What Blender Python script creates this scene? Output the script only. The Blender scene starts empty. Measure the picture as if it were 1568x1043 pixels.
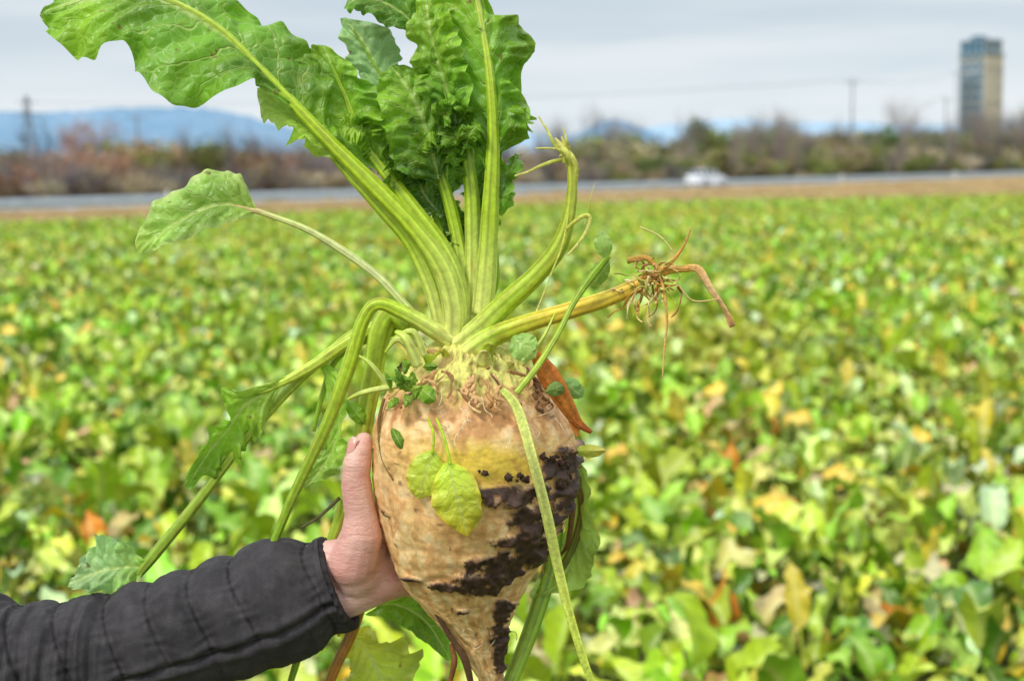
import bpy, math, random
from mathutils import Vector, Matrix, noise
R=random.Random(7)
scene=bpy.context.scene
def lin(r,g,b):
    f=lambda c:(c/255/12.92 if c/255<=0.04045 else ((c/255+0.055)/1.055)**2.4)
    return (f(r),f(g),f(b))
# ---------------------------------------------------------------- camera
F=1568*50/36; D=1.15; S=D/F; CH=1.6
pitch=math.atan(256.5/F); roll=math.radians(1.0)
fwd=Vector((0,math.cos(pitch),-math.sin(pitch)))
r0=Vector((1,0,0)); u0=Vector((0,math.sin(pitch),math.cos(pitch)))
right=r0*math.cos(roll)-u0*math.sin(roll); up=u0*math.cos(roll)+r0*math.sin(roll)
C=Vector((0,0,CH))
cam=bpy.data.cameras.new('camera'); co=bpy.data.objects.new('camera',cam); scene.collection.objects.link(co)
m=Matrix((right,up,-fwd)).transposed().to_4x4(); m.translation=C; co.matrix_world=m
cam.lens=50; cam.sensor_width=36; cam.clip_end=12000; cam.clip_start=0.05
cam.dof.use_dof=True; cam.dof.focus_distance=1.09; cam.dof.aperture_fstop=6.7
scene.camera=co
scene.view_settings.view_transform='Standard'; scene.view_settings.look='None'; scene.view_settings.exposure=0
def T(px,py,dy=0.0):
    d=right*((px-784)/F)-up*((py-521.5)/F)+fwd
    return C+d*((D+dy)/d.y)
def hor(px): return 265-(px-784)*0.01746
def GX(px,d): return (px-784)/F*d
def GZ(px,py,d): return CH+(hor(px)-py)*d/F
# ---------------------------------------------------------------- helpers
def catmull(P,n):
    out=[]; k=len(P)-1
    for i in range(n+1):
        t=i/n*k; j=min(int(t),k-1); f=t-j
        p0=P[max(j-1,0)];p1=P[j];p2=P[j+1];p3=P[min(j+2,k)]
        out.append(tuple(0.5*((2*b)+(-a+c)*f+(2*a-5*b+4*c-d)*f*f+(-a+3*b-3*c+d)*f**3) for a,b,c,d in zip(p0,p1,p2,p3)))
    return out
class MB:
    def __init__(s): s.v=[];s.f=[];s.uv=[];s.c=[];s.m=[]
    def vert(s,p,uv=(0,0),c=(1,1,1)):
        s.v.append(tuple(p)); s.uv.append(uv); s.c.append((c[0],c[1],c[2],1)); return len(s.v)-1
    def face(s,idx,m=0): s.f.append(tuple(idx)); s.m.append(m)
    def quadp(s,pts,c=(1,1,1),m=0):
        s.face([s.vert(p,(0,0),c) for p in pts],m)
    def box(s,cx,cy,cz,sx,sy,sz,c=(1,1,1),m=0,rot=0):
        cr,sr=math.cos(rot),math.sin(rot); ids=[]
        for z in(-.5,.5):
            for (x,y) in((-.5,-.5),(.5,-.5),(.5,.5),(-.5,.5)):
                X=x*sx;Y=y*sy
                ids.append(s.vert((cx+X*cr-Y*sr,cy+X*sr+Y*cr,cz+z*sz),(0,0),c))
        for q in((0,3,2,1),(4,5,6,7),(0,1,5,4),(1,2,6,5),(2,3,7,6),(3,0,4,7)): s.face([ids[k] for k in q],m)
    def obj(s,name,mats,parent=None,smooth=True,link=True):
        me=bpy.data.meshes.new(name); me.from_pydata(s.v,[],s.f)
        for mt in mats: me.materials.append(mt)
        me.polygons.foreach_set('material_index',s.m)
        me.polygons.foreach_set('use_smooth',[smooth]*len(s.f))
        ca=me.color_attributes.new('Col','FLOAT_COLOR','POINT'); ca.data.foreach_set('color',[x for c in s.c for x in c])
        ul=me.uv_layers.new(name='UVMap'); li=[0]*len(me.loops); me.loops.foreach_get('vertex_index',li)
        ul.data.foreach_set('uv',[x for i in li for x in s.uv[i]])
        me.update()
        o=bpy.data.objects.new(name,me)
        if link: scene.collection.objects.link(o)
        if parent: o.parent=parent
        return o
def empty(name):
    e=bpy.data.objects.new(name,None); scene.collection.objects.link(e); return e
def mixc(a,b,t): return tuple(x*(1-t)+y*t for x,y in zip(a,b))
def gradc(cols,t):
    k=len(cols)-1
    if k==0: return cols[0]
    x=max(0,min(.9999,t))*k; j=int(x); return mixc(cols[j],cols[j+1],x-j)
# ---------------------------------------------------------------- node helpers
def newmat(name):
    m=bpy.data.materials.new(name); m.use_nodes=True; nt=m.node_tree; nt.nodes.clear()
    out=nt.nodes.new('ShaderNodeOutputMaterial'); return m,nt,out
def N(nt,t,**k):
    n=nt.nodes.new(t)
    for a,b in k.items(): setattr(n,a,b)
    return n
def math_(nt,op,a,b=None,c=None):
    n=nt.nodes.new('ShaderNodeMath'); n.operation=op
    for i,x in enumerate((a,b,c)):
        if x is None: continue
        if isinstance(x,(int,float)): n.inputs[i].default_value=x
        else: nt.links.new(x,n.inputs[i])
    return n.outputs[0]
def mixrgb(nt,fac,a,b,mode='MIX'):
    n=nt.nodes.new('ShaderNodeMix'); n.data_type='RGBA'; n.blend_type=mode
    for s,x in ((n.inputs[0],fac),(n.inputs[6],a),(n.inputs[7],b)):
        if isinstance(x,(int,float)): s.default_value=x
        elif isinstance(x,tuple): s.default_value=(x+(1,))[:4]
        else: nt.links.new(x,s)
    return n.outputs[2]
def maprange(nt,v,a,b,c=0,d=1,smooth=False):
    n=nt.nodes.new('ShaderNodeMapRange'); n.clamp=True
    if smooth: n.interpolation_type='SMOOTHSTEP'
    nt.links.new(v,n.inputs[0])
    for i,x in zip((1,2,3,4),(a,b,c,d)): n.inputs[i].default_value=x
    return n.outputs[0]
def noiseT(nt,scale,detail=4,rough=.55,vec=None,coord='Object'):
    n=N(nt,'ShaderNodeTexNoise'); n.inputs['Scale'].default_value=scale; n.inputs['Detail'].default_value=detail; n.inputs['Roughness'].default_value=rough
    if vec is None:
        tc=N(nt,'ShaderNodeTexCoord'); vec=tc.outputs[coord]
    nt.links.new(vec,n.inputs['Vector']); return n.outputs['Fac']
def bump(nt,h,strength,dist):
    b=N(nt,'ShaderNodeBump'); b.inputs['Strength'].default_value=strength; b.inputs['Distance'].default_value=dist
    nt.links.new(h,b.inputs['Height']); return b.outputs[0]
def vcolmat(name,rough=.7,nscale=200,namt=.25,bstr=.4,bdist=.001,spec=.3,transl=0,rnd=0,detail=3):
    m,nt,out=newmat(name); at=N(nt,'ShaderNodeAttribute',attribute_name='Col'); col=at.outputs['Color']
    if namt:
        nz=noiseT(nt,nscale,detail,.65)
        dk=maprange(nt,nz,.3,.7,1-namt,1+namt); cmb=N(nt,'ShaderNodeCombineColor')
        for i in range(3): nt.links.new(dk,cmb.inputs[i])
        col=mixrgb(nt,1.0,col,cmb.outputs[0],'MULTIPLY')
    if rnd:
        oi=N(nt,'ShaderNodeObjectInfo'); v=maprange(nt,oi.outputs['Random'],0,1,1-rnd,1+rnd)
        cmb=N(nt,'ShaderNodeCombineColor')
        for i in range(3): nt.links.new(v,cmb.inputs[i])
        col=mixrgb(nt,1.0,col,cmb.outputs[0],'MULTIPLY')
    if spec<=0:
        p=N(nt,'ShaderNodeBsdfDiffuse'); nt.links.new(col,p.inputs[0]); nt.links.new(p.outputs[0],out.inputs[0]); return m
    p=N(nt,'ShaderNodeBsdfPrincipled'); nt.links.new(col,p.inputs['Base Color']); p.inputs['Roughness'].default_value=rough
    p.inputs['Specular IOR Level'].default_value=spec
    if bstr and namt: nt.links.new(bump(nt,nz,bstr,bdist),p.inputs['Normal'])
    nt.links.new(p.outputs[0],out.inputs[0])
    return m
def leafmat(name,nvein=8,slope=2.0,transl=.3,vcol=lin(203,220,128),rough=.38):
    m,nt,out=newmat(name); at=N(nt,'ShaderNodeAttribute',attribute_name='Col'); col=at.outputs['Color']
    uv=N(nt,'ShaderNodeUVMap'); sx=N(nt,'ShaderNodeSeparateXYZ'); nt.links.new(uv.outputs[0],sx.inputs[0])
    a=math_(nt,'MULTIPLY',math_(nt,'ABSOLUTE',math_(nt,'SUBTRACT',sx.outputs[1],.5)),2.0)
    wob=noiseT(nt,5,2,.5,uv.outputs[0])
    t=math_(nt,'ADD',math_(nt,'SUBTRACT',math_(nt,'MULTIPLY',sx.outputs[0],nvein),math_(nt,'MULTIPLY',math_(nt,'POWER',a,.8),slope)),math_(nt,'MULTIPLY',wob,1.2))
    s=math_(nt,'MULTIPLY',math_(nt,'ABSOLUTE',math_(nt,'SUBTRACT',math_(nt,'FRACT',t),.5)),2.0)
    vein=maprange(nt,s,.90,1.0,0,1,True); vein=math_(nt,'MULTIPLY',vein,maprange(nt,a,.4,1,1,.1))
    mid=maprange(nt,a,.03,.09,1,0,True)
    nz=noiseT(nt,70,3,.6); big=noiseT(nt,20,2,.5)
    dk=maprange(nt,big,.3,.7,.68,1.35); cmb=N(nt,'ShaderNodeCombineColor')
    for i in range(3): nt.links.new(dk,cmb.inputs[i])
    col=mixrgb(nt,1.0,col,cmb.outputs[0],'MULTIPLY')
    col=mixrgb(nt,maprange(nt,nz,.52,.75,0,.4),col,mixrgb(nt,.5,col,lin(190,200,60)))
    col=mixrgb(nt,maprange(nt,noiseT(nt,80,2,.6),.70,.73,0,.75),col,lin(130,95,40))
    vo=N(nt,'ShaderNodeTexVoronoi',feature='DISTANCE_TO_EDGE'); vo.inputs['Scale'].default_value=100
    tc=N(nt,'ShaderNodeTexCoord'); nt.links.new(tc.outputs['Object'],vo.inputs['Vector'])
    col=mixrgb(nt,maprange(nt,vo.outputs['Distance'],.0,.06,.22,0),col,vcol)
    col=mixrgb(nt,math_(nt,'MULTIPLY',math_(nt,'MAXIMUM',vein,mid),.6),col,vcol)
    h=math_(nt,'SUBTRACT',math_(nt,'MULTIPLY',nz,.8),math_(nt,'MULTIPLY',vein,.9))
    h=math_(nt,'ADD',h,math_(nt,'MULTIPLY',math_(nt,'MINIMUM',vo.outputs['Distance'],.35),2.2))
    p=N(nt,'ShaderNodeBsdfPrincipled'); nt.links.new(col,p.inputs['Base Color']); p.inputs['Roughness'].default_value=rough
    p.inputs['Specular IOR Level'].default_value=.5
    nt.links.new(bump(nt,h,.6,.0020),p.inputs['Normal'])
    tr=N(nt,'ShaderNodeBsdfTranslucent'); nt.links.new(col,tr.inputs[0]); ms=N(nt,'ShaderNodeMixShader'); ms.inputs[0].default_value=transl
    nt.links.new(p.outputs[0],ms.inputs[1]); nt.links.new(tr.outputs[0],ms.inputs[2]); nt.links.new(ms.outputs[0],out.inputs[0])
    return m
def cropmat(name):
    m,nt,out=newmat(name); at=N(nt,'ShaderNodeAttribute',attribute_name='Col'); col=at.outputs['Color']
    oi=N(nt,'ShaderNodeObjectInfo'); v=maprange(nt,oi.outputs['Random'],0,1,.8,1.2); cmb=N(nt,'ShaderNodeCombineColor')
    for i in range(3): nt.links.new(v,cmb.inputs[i])
    col=mixrgb(nt,1.0,col,cmb.outputs[0],'MULTIPLY')
    w=noiseT(nt,.13,1,.5,oi.outputs['Location'])
    col=mixrgb(nt,maprange(nt,w,.48,.68,0,.36),col,lin(212,178,70))
    p=N(nt,'ShaderNodeBsdfPrincipled'); nt.links.new(col,p.inputs['Base Color']); p.inputs['Roughness'].default_value=.38; p.inputs['Specular IOR Level'].default_value=.5
    nt.links.new(p.outputs[0],out.inputs[0])
    return m
# ---------------------------------------------------------------- world (overcast: bright zenith)
w=bpy.data.worlds.new('World'); scene.world=w; w.use_nodes=True; nt=w.node_tree; nt.nodes.clear()
wo=nt.nodes.new('ShaderNodeOutputWorld')
sky=N(nt,'ShaderNodeTexSky',sky_type='NISHITA',sun_disc=False); SE=math.radians(46); SR=math.radians(222)
sky.sun_elevation=SE; sky.sun_rotation=SR
b1=N(nt,'ShaderNodeBackground'); b1.inputs[1].default_value=.1; nt.links.new(sky.outputs[0],b1.inputs[0])
tc=N(nt,'ShaderNodeTexCoord'); sp=N(nt,'ShaderNodeSeparateXYZ'); nt.links.new(tc.outputs['Generated'],sp.inputs[0])
rp=N(nt,'ShaderNodeValToRGB'); nt.links.new(sp.outputs[2],rp.inputs[0])
e=rp.color_ramp.elements; e[0].position=0; e[0].color=lin(235,242,246)+(1,); e[1].position=1; e[1].color=lin(226,230,234)+(1,)
for ps,c in((.045,lin(230,239,244)),(.09,lin(207,220,230)),(.2,lin(203,215,226))):
    q=e.new(ps); q.color=c+(1,)
mp=N(nt,'ShaderNodeMapping'); mp.inputs['Scale'].default_value=(1.6,1.6,13); nt.links.new(tc.outputs['Generated'],mp.inputs[0])
nz=noiseT(nt,1.6,4,.5,mp.outputs[0])
cc=mixrgb(nt,maprange(nt,nz,.42,.68,0,.7,True),rp.outputs[0],lin(241,246,249)); cc=mixrgb(nt,maprange(nt,nz,.30,.48,.3,0,True),cc,lin(188,208,224))
b2=N(nt,'ShaderNodeBackground'); nt.links.new(maprange(nt,sp.outputs[2],.16,.9,1.0,1.9),b2.inputs[1]); nt.links.new(cc,b2.inputs[0])
ms=N(nt,'ShaderNodeMixShader'); ms.inputs[0].default_value=.97
nt.links.new(b1.outputs[0],ms.inputs[1]); nt.links.new(b2.outputs[0],ms.inputs[2]); nt.links.new(ms.outputs[0],wo.inputs[0])
sl=bpy.data.lights.new('sun','SUN'); sl.energy=2.0; sl.angle=math.radians(14); sl.color=(1,.95,.87)
so=bpy.data.objects.new('sun',sl); scene.collection.objects.link(so)
sd=Vector((math.sin(SR)*math.cos(SE),math.cos(SR)*math.cos(SE),math.sin(SE)))
so.rotation_euler=sd.to_track_quat('Z','Y').to_euler()
# ---------------------------------------------------------------- tubes and leaves
BRN=lin(155,110,52)
def tube(mb,pts,cols,n=40,ring=12,flat=.85,ridges=0,rd=.08,world=False,m=0,wob=0,seed=0,spot=.32):
    if world: P=catmull(pts,n)
    else:
        P0=[]
        for p in pts:
            q=T(p[0],p[1],p[2]); P0.append((q.x,q.y,q.z,p[3]*S/2))
        P=catmull(P0,n)
    V=[Vector(p[:3]) for p in P]
    if wob:
        for i,v in enumerate(V):
            k=math.sin(math.pi*i/n)
            V[i]=v+Vector((noise.noise(Vector((i*.13,seed,0))),noise.noise(Vector((i*.13,seed,5))),noise.noise(Vector((i*.13,seed,9)))))*wob*k
    prev=None; L=0; sk=P[0][0]*50
    for i in range(n+1):
        t=(V[min(i+1,n)]-V[max(i-1,0)]); 
        if t.length<1e-9: t=Vector((0,0,1))
        t.normalize()
        nn=prev if prev else Vector((0,-1,0.01)); nn=nn-t*nn.dot(t)
        if nn.length<1e-4: nn=Vector((1,0,0))-t*t.x
        nn.normalize(); prev=nn; b=t.cross(nn)
        if i: L+=(V[i]-V[i-1]).length
        r=max(P[i][3],.00015); c=gradc(cols,i/n)
        if ridges: r*=1+.07*noise.noise(Vector((L*30,sk,0)))
        for k in range(ring):
            th=2*math.pi*k/ring
            rr=r*(1+(rd*math.cos(ridges*th+.8*noise.noise(Vector((L*14,sk,3))))+.04*math.cos((ridges*2+1)*th) if ridges else 0))
            c2=c
            if ridges:
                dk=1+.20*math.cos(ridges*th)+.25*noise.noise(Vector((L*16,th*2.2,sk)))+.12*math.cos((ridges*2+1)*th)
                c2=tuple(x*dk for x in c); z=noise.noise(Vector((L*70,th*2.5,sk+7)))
                if z>spot: c2=mixc(c2,BRN,min(.5,(z-spot)*2.5))
            mb.vert(V[i]+b*math.cos(th)*rr+nn*math.sin(th)*rr*flat,(L*10,k/ring),c2)
    base=len(mb.v)-(n+1)*ring
    for i in range(n):
        for k in range(ring):
            a=base+i*ring+k; b_=base+i*ring+(k+1)%ring
            mb.face((a,b_,b_+ring,a+ring),m)
    mb.face([base+k for k in range(ring)][::-1],m); mb.face([base+n*ring+k for k in range(ring)],m)
def leaf(mb,st,cols,nu=46,nv=12,ruf=.006,freq=26,seed=0,bulge=.15,quilt=.0018,nve=8,sl=2.0,jag=.1,edge=None,m=0):
    rows=[]
    for (M,L,Rr) in st:
        a=T(*M);b=T(*L);c=T(*Rr); rows.append((a.x,a.y,a.z,b.x,b.y,b.z,c.x,c.y,c.z))
    P=catmull(rows,nu); base=len(mb.v); pn=Vector((0,-1,0))
    for i,p in enumerate(P):
        u=i/nu; M=Vector(p[:3]);L=Vector(p[3:6]);Rr=Vector(p[6:])
        q0=P[max(i-1,0)];q1=P[min(i+1,nu)]; t=Vector(q1[:3])-Vector(q0[:3]); n=(Rr-L).cross(t)
        if (Rr-L).length<.004 or n.length<1e-9: n=pn
        n=n.normalized()
        if n.y>0 and pn.y<0 and n.dot(pn)<0: n=-n
        pn=n
        for k in range(-nv,nv+1):
            v=k/nv; E=L if v<0 else Rr; a=abs(v); sd_=seed*3.1+(7 if v<0 else 0)
            wd=(E-M).length
            j=1+jag*(noise.noise(Vector((u*9,sd_,1)))+.6*noise.noise(Vector((u*24,sd_,4))))
            pt=M+(E-M)*a*j
            pt=pt+n*(bulge*wd*math.sin(math.pi*a)*.5)
            ra=ruf*a**2*min(1,wd/.02)
            pt=pt+n*(ra*math.sin(freq*u+sd_+2*noise.noise(Vector((u*5,sd_,0))))+ra*1.3*noise.noise(Vector((u*14,a*2,sd_)))+ra*.4*math.sin(freq*2.7*u+sd_*2))
            pt=pt+Vector((noise.noise(pt*40),noise.noise(pt*40+Vector((5,5,5))),noise.noise(pt*40+Vector((9,1,3)))))*.0024*a
            pt=pt+n*noise.noise(pt*70)*.0014*min(1,a*3)*min(1,wd/.02)
            tt=u*nve-a**.8*sl
            pt=pt-n*(quilt*math.cos(2*math.pi*tt)*min(1,a*4)*(1-a*.5)*min(1,wd/.02))
            c=gradc(cols,u)
            if edge: c=mixc(c,edge,max(0,a-.7)/.3*.6)
            mb.vert(pt,(u,v*.5+.5),c)
    W=2*nv+1
    for i in range(nu):
        for k in range(W-1):
            a=base+i*W+k; mb.face((a,a+1,a+W+1,a+W),m)
# materials
mLeaf=leafmat('beet_leaf'); mStem=vcolmat('beet_petiole',rough=.4,nscale=160,namt=.18,bstr=.3,bdist=.0008,spec=.45)
mDry=vcolmat('dry_leaf',rough=.8,nscale=300,namt=.3)
beet=empty('sugar_beet'); 
# ---- root body
OUT=[(517,700,715),(522,675,745),(535,650,785),(550,632,800),(570,612,815),(590,596,832),(610,584,846),(640,572,864),(665,568,876),(690,567,884),(740,568,888),(790,577,875),(840,590,846),(880,608,820),(920,640,797),(950,668,784),(980,692,776),(1010,712,772),(1045,735,771),(1090,752,769),(1140,760,768),(1180,765,768)]
def outl(py):
    for a,b in zip(OUT,OUT[1:]):
        if a[0]<=py<=b[0]:
            t=(py-a[0])/(b[0]-a[0]); return a[1]+(b[1]-a[1])*t,a[2]+(b[2]-a[2])*t
    return OUT[-1][1:]
# patches of clinging soil: (x, y, half width, half height)
BL=[(870,728,28,54),(848,700,28,18),(795,732,52,16),(745,722,26,8),(806,765,30,24),(832,780,34,26),(778,838,58,28),(740,864,50,22),(812,822,32,34),(692,870,32,8),(640,862,18,5),(764,965,12,58),(772,915,18,16),(800,800,22,22),(775,797,26,9),(588,770,8,6),(712,912,10,4)]
def dirt(px,py,front):
    if not front: 
        return max(0,noise.fractal(Vector((px*.012,py*.012,9)),1,2,4)*1.5),0
    s=0
    for (x,y,a,b) in BL:
        s=max(s,1.25-((px-x)/a)**2*.8-((py-y)/b)**2*.8)
        if s>1.2: break
    f=noise.fractal(Vector((px*.045,py*.055,3)),.75,2,5)
    film=0
    for (x,y,a,b) in BL[:9]: film=max(film,1.0-(((px-x)/(a+22))**2+((py-y)/(b+20))**2)*.5)
    film=max(0,min(1,(film*.7+.9*noise.fractal(Vector((px*.07,py*.12,13)),.8,2,4)-.22)*1.6))
    s+=.85*f*(1 if s>.15 else .5)
    return max(0,min(1,(s-.42)*3.4)),film
mb=MB(); NU,NV=330,360
outs=catmull([tuple(map(float,o)) for o in OUT],NU)
cT=lin(240,198,130);cTp=lin(233,174,116);cY=lin(216,186,54);cB=lin(180,128,74);cD=lin(72,52,41);cPG=lin(218,220,118);cDk=lin(160,112,66);cL=lin(250,224,170)
for i,(py,xl,xr) in enumerate(outs):
    cx=(xl+xr)/2; hw=(xr-xl)/2; c0=T(cx,py,0)
    for k in range(NV):
        th=2*math.pi*k/NV; cs,sn=math.cos(th),math.sin(th)
        px=cx+hw*cs; nv_=Vector((cs*1.3,sn*1.3,py*.006)); low=max(0,min(1,(py-700)/250))
        d=.0040*noise.fractal(nv_*1.3,1,2,3)*min(1,hw/60)
        wr=noise.fractal(Vector((cs*2.2,sn*2.2,py*.055)),.9,2,4)
        d+=.0012*wr*(.35+low)*min(1,hw/40)
        fn=noise.fractal(Vector((cs*12,sn*12,py*.10)),.8,2,3)
        d+=.0006*fn
        groove=math.exp(-((math.sin(th*1.0+1.2+.002*py))/.10)**2)*.003*low*min(1,hw/60); d-=groove
        crown=max(0,min(1,(618+22*noise.noise(Vector((cs*3,sn*3,0)))-py)/45))
        kn=noise.fractal(Vector((cs*4.5,sn*4.5,py*.038)),.9,2,4)
        d+=crown*.0048*kn
        dm,film=dirt(px,py,sn<0.25)
        d+=dm*(.0018+.0070*max(0,noise.fractal(Vector((px*.04,py*.04,2)),.85,2,4)+.22))
        n1=noise.fractal(Vector((cs*3,sn*3,py*.018)),.9,2,4); n2=noise.fractal(Vector((cs*7,sn*7,py*.04+4)),.85,2,4)
        base=mixc(cT,cTp,max(0,min(1,.35+n1+.7*max(0,(665-py)/60))))
        base=mixc(base,cL,max(0,min(.75,n2*-1.3+.15*low)))
        yb=max(0,1-abs(py-(680+.10*(px-700)))/44)*max(0,1-abs(px-745)/150)
        base=mixc(base,cY,min(.9,yb*1.7+max(0,n1-.25)*.3))
        base=mixc(base,cB,max(0,min(.5,(n2-.15)*1.5)))
        base=mixc(base,cDk,max(0,min(.55,-wr*1.3-.25))*(.28+low*.6))
        sp=noise.noise(Vector((px*.08,py*.11,1))); 
        if sn<.3: base=mixc(base,cD,max(0,min(.7,(sp-.56)*8)))
        base=mixc(base,mixc(cB,cD,.3),film*.38)
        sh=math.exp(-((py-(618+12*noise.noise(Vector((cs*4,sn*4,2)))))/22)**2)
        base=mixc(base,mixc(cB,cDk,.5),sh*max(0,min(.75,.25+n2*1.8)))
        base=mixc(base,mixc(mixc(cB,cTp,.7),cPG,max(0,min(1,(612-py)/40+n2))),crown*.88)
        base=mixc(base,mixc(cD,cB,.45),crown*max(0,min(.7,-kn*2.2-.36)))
        tail=max(0,min(1,(py-900)/120))*max(0,min(1,(px-cx)/max(hw,1)*1.5-.2))
        base=mixc(base,lin(150,100,62),tail*.6)
        gg=.75+.7*(noise.fractal(Vector((px*.10,py*.10,8)),.8,2,3)+.35)
        base=mixc(base,tuple(x*gg for x in cD),min(1,dm*1.1))
        if 0<dm<.6: base=mixc(base,cDk,.35)
        rr=hw*S+d
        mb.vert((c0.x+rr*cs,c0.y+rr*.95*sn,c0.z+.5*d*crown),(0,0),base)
for i in range(NU):
    for k in range(NV):
        a=i*NV+k;b=i*NV+(k+1)%NV; mb.face((a,a+NV,b+NV,b))
t_=mb.vert(T(708,514,0),(0,0),cPG)
for k in range(NV): mb.face((t_,k,(k+1)%NV))
mRoot=vcolmat('beet_skin',rough=.58,nscale=300,namt=.13,bstr=.5,bdist=.0010,spec=.35,detail=4)
mb.obj('root_body',[mRoot],beet)
def surf(px,py,off=0):
    xl,xr=outl(py); cx=(xl+xr)/2; hw=(xr-xl)/2; q=max(-1,min(1,(px-cx)/hw))
    return -(math.sqrt(1-q*q)*hw*S*.95+off)   # dy
mb=MB()
def clod(mb,c,r,col,seed):
    n1,n2=9,12; b=len(mb.v)
    for i in range(n1+1):
        ph=math.pi*i/n1
        for k in range(n2):
            th=2*math.pi*k/n2; d=Vector((math.sin(ph)*math.cos(th),math.sin(ph)*math.sin(th),math.cos(ph)))
            e_=d*r*(1+.7*noise.fractal(d*1.6+Vector((seed,0,0)),.8,2,3)); e_.y*=.55
            mb.vert(c+e_,(0,0),col)
    for i in range(n1):
        for k in range(n2):
            a=b+i*n2+k; e_=b+i*n2+(k+1)%n2; mb.face((a,a+n2,e_+n2,e_))
cnt=0
while cnt<55:
    bl=R.choice(BL[:10]+BL[:1]*4); px=R.gauss(bl[0],bl[2]*.45); py=R.gauss(bl[1],bl[3]*.45)
    xl,xr=outl(py)
    if not(xl+6<px<xr-8) or dirt(px,py,True)[0]<.85: continue
    cnt+=1
    r=R.uniform(.0010,.0034); g=R.uniform(.8,1.4)
    clod(mb,T(px,py,surf(px,py,.0026)),r,tuple(x*g for x in cD),cnt)
for i in range(10):
    py=R.uniform(560,625); xl,xr=outl(py); px=R.uniform(xl+8,xr-8)
    clod(mb,T(px,py,surf(px,py,.001)),R.uniform(.001,.0022),mixc(cB,cD,R.random()),i+500)
mSoil=vcolmat('clinging_soil',rough=.8,nscale=600,namt=.4,bstr=1,bdist=.0015,spec=.3)
mb.obj('soil_clumps',[mSoil],beet)
mb=MB()
for i in range(30):   # root hairs
    py=R.choice([R.uniform(590,650),R.uniform(840,1030)]); xl,xr=outl(py); px=R.uniform(xl+5,xr-5)
    pts=[(px,py,surf(px,py,.0015),R.uniform(1.2,2.4))]
    ax,ay=R.uniform(-9,9),R.uniform(3,12)
    for s in range(1,5):
        qx,qy=px+ax*s+R.gauss(0,4),py+ay*s+R.gauss(0,3); pts.append((qx,qy,surf(qx,min(qy,1100),.0025+.001*s),1.2))
    tube(mb,pts,[R.choice([lin(230,208,168),lin(205,165,115),lin(150,110,70)])],n=16,ring=5)
mb.obj('root_hairs',[mDry],beet)
# ---- petioles
SG=lin(176,204,50);SP=lin(228,232,135);SD=lin(134,174,44);SY=lin(230,202,68);SO=lin(220,165,80)
mb=MB()
def st(pts,cols,ridges=6,flat=.8,n=64,ring=26,**k): tube(mb,pts,cols,n=n,ring=ring,flat=flat,ridges=ridges,rd=.07,**k)
st([(692,520,-.01,30),(694,470,-.014,34),(676,408,-.016,31),(630,345,-.016,27),(570,283,-.014,25),(505,218,-.012,19),(440,150,-.01,15),(390,97,-.01,12),(345,52,-.01,10),(290,15,-.01,8),(230,-6,-.01,7),(150,-2,-.008,5),(80,15,0,3)],[SP,SG,SG,lin(185,210,75),lin(210,222,115)],spot=.5)
st([(706,505,-.004,26),(704,450,-.008,26),(680,385,-.010,24),(634,322,-.006,22),(588,262,0,18),(555,215,.004,14),(530,150,.006,9),(505,95,.006,5)],[SP,SG,SG,SD],spot=.5)
st([(676,505,.0,22),(660,440,.0,24),(628,372,.0,22),(580,315,.002,20),(530,262,.004,14),(470,195,.008,9),(410,150,.01,5)],[SP,SG,lin(185,212,70),SD],spot=.5)
st([(712,480,.002,20),(706,400,.004,20),(690,320,.004,18),(668,250,.002,13),(650,200,0,9),(620,140,0,5)],[SP,SG,SD,SG],spot=.5)
st([(722,490,.0,24),(724,400,.002,24),(722,300,.004,22),(712,222,.006,14),(700,170,.008,8)],[SP,SG,SD],spot=.5)
st([(738,480,-.006,32),(745,410,-.010,29),(751,310,-.012,24),(755,210,-.012,18),(750,120,-.012,13),(740,50,-.01,10),(726,-20,-.008,8),(715,-60,0,5)],[SP,SG,SG,lin(195,216,85),lin(210,224,115)],spot=.5)
st([(735,490,.012,20),(738,420,.016,18),(740,320,.02,15),(742,230,.022,10)],[SG,SD])
st([(700,470,.014,14),(686,390,.014,12),(662,320,.014,9),(635,270,.014,6)],[SG,SD])
st([(716,470,.02,14),(700,380,.02,12),(676,300,.02,9),(640,200,.025,6),(580,110,.03,5),(540,45,.03,3)],[SG,SD])
st([(698,528,-.012,30),(730,505,-.016,33),(775,463,-.02,30),(820,422,-.02,27),(855,378,-.02,25),(872,325,-.018,17),(876,270,-.016,14),(868,232,-.015,9),(860,210,-.013,3)],[SP,SG,lin(165,185,52),lin(175,185,62),lin(200,190,80)])
st([(712,545,-.02,32),(745,520,-.025,31),(800,497,-.03,26),(870,476,-.03,24),(930,457,-.03,23),(980,435,-.03,20),(1020,415,-.03,12),(1055,412,-.03,8)],[SP,SG,SY,SY,lin(212,165,68),SO],spot=.2)
st([(690,522,-.012,26),(655,500,-.018,25),(615,478,-.02,21),(578,466,-.02,18),(556,492,-.018,19),(535,560,-.014,22),(505,640,-.01,18),(470,715,-.006,16),(440,780,0,14),(412,850,.005,12)],[SP,SG,SG,lin(155,183,52),SD])
st([(625,500,.0,26),(600,480,.004,30),(582,510,.006,34),(570,580,.006,30),(555,660,.008,28),(535,750,.014,22),(505,840,.02,18),(470,960,.02,14),(440,1060,.02,10)],[SG,lin(172,196,64),SD])
st([(640,500,.012,18),(600,492,.014,20),(540,520,.016,18),(480,560,.016,16),(440,582,.016,13),(395,600,.014,10),(350,605,.01,5)],[SG,lin(195,214,75),lin(185,208,75)])
st([(640,505,.02,16),(560,505,.024,17),(500,545,.024,15),(440,600,.022,14),(370,680,.02,14),(300,772,.018,16),(240,845,.016,17),(212,880,.014,12)],[SG,lin(165,188,60),lin(130,163,50)])
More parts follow.
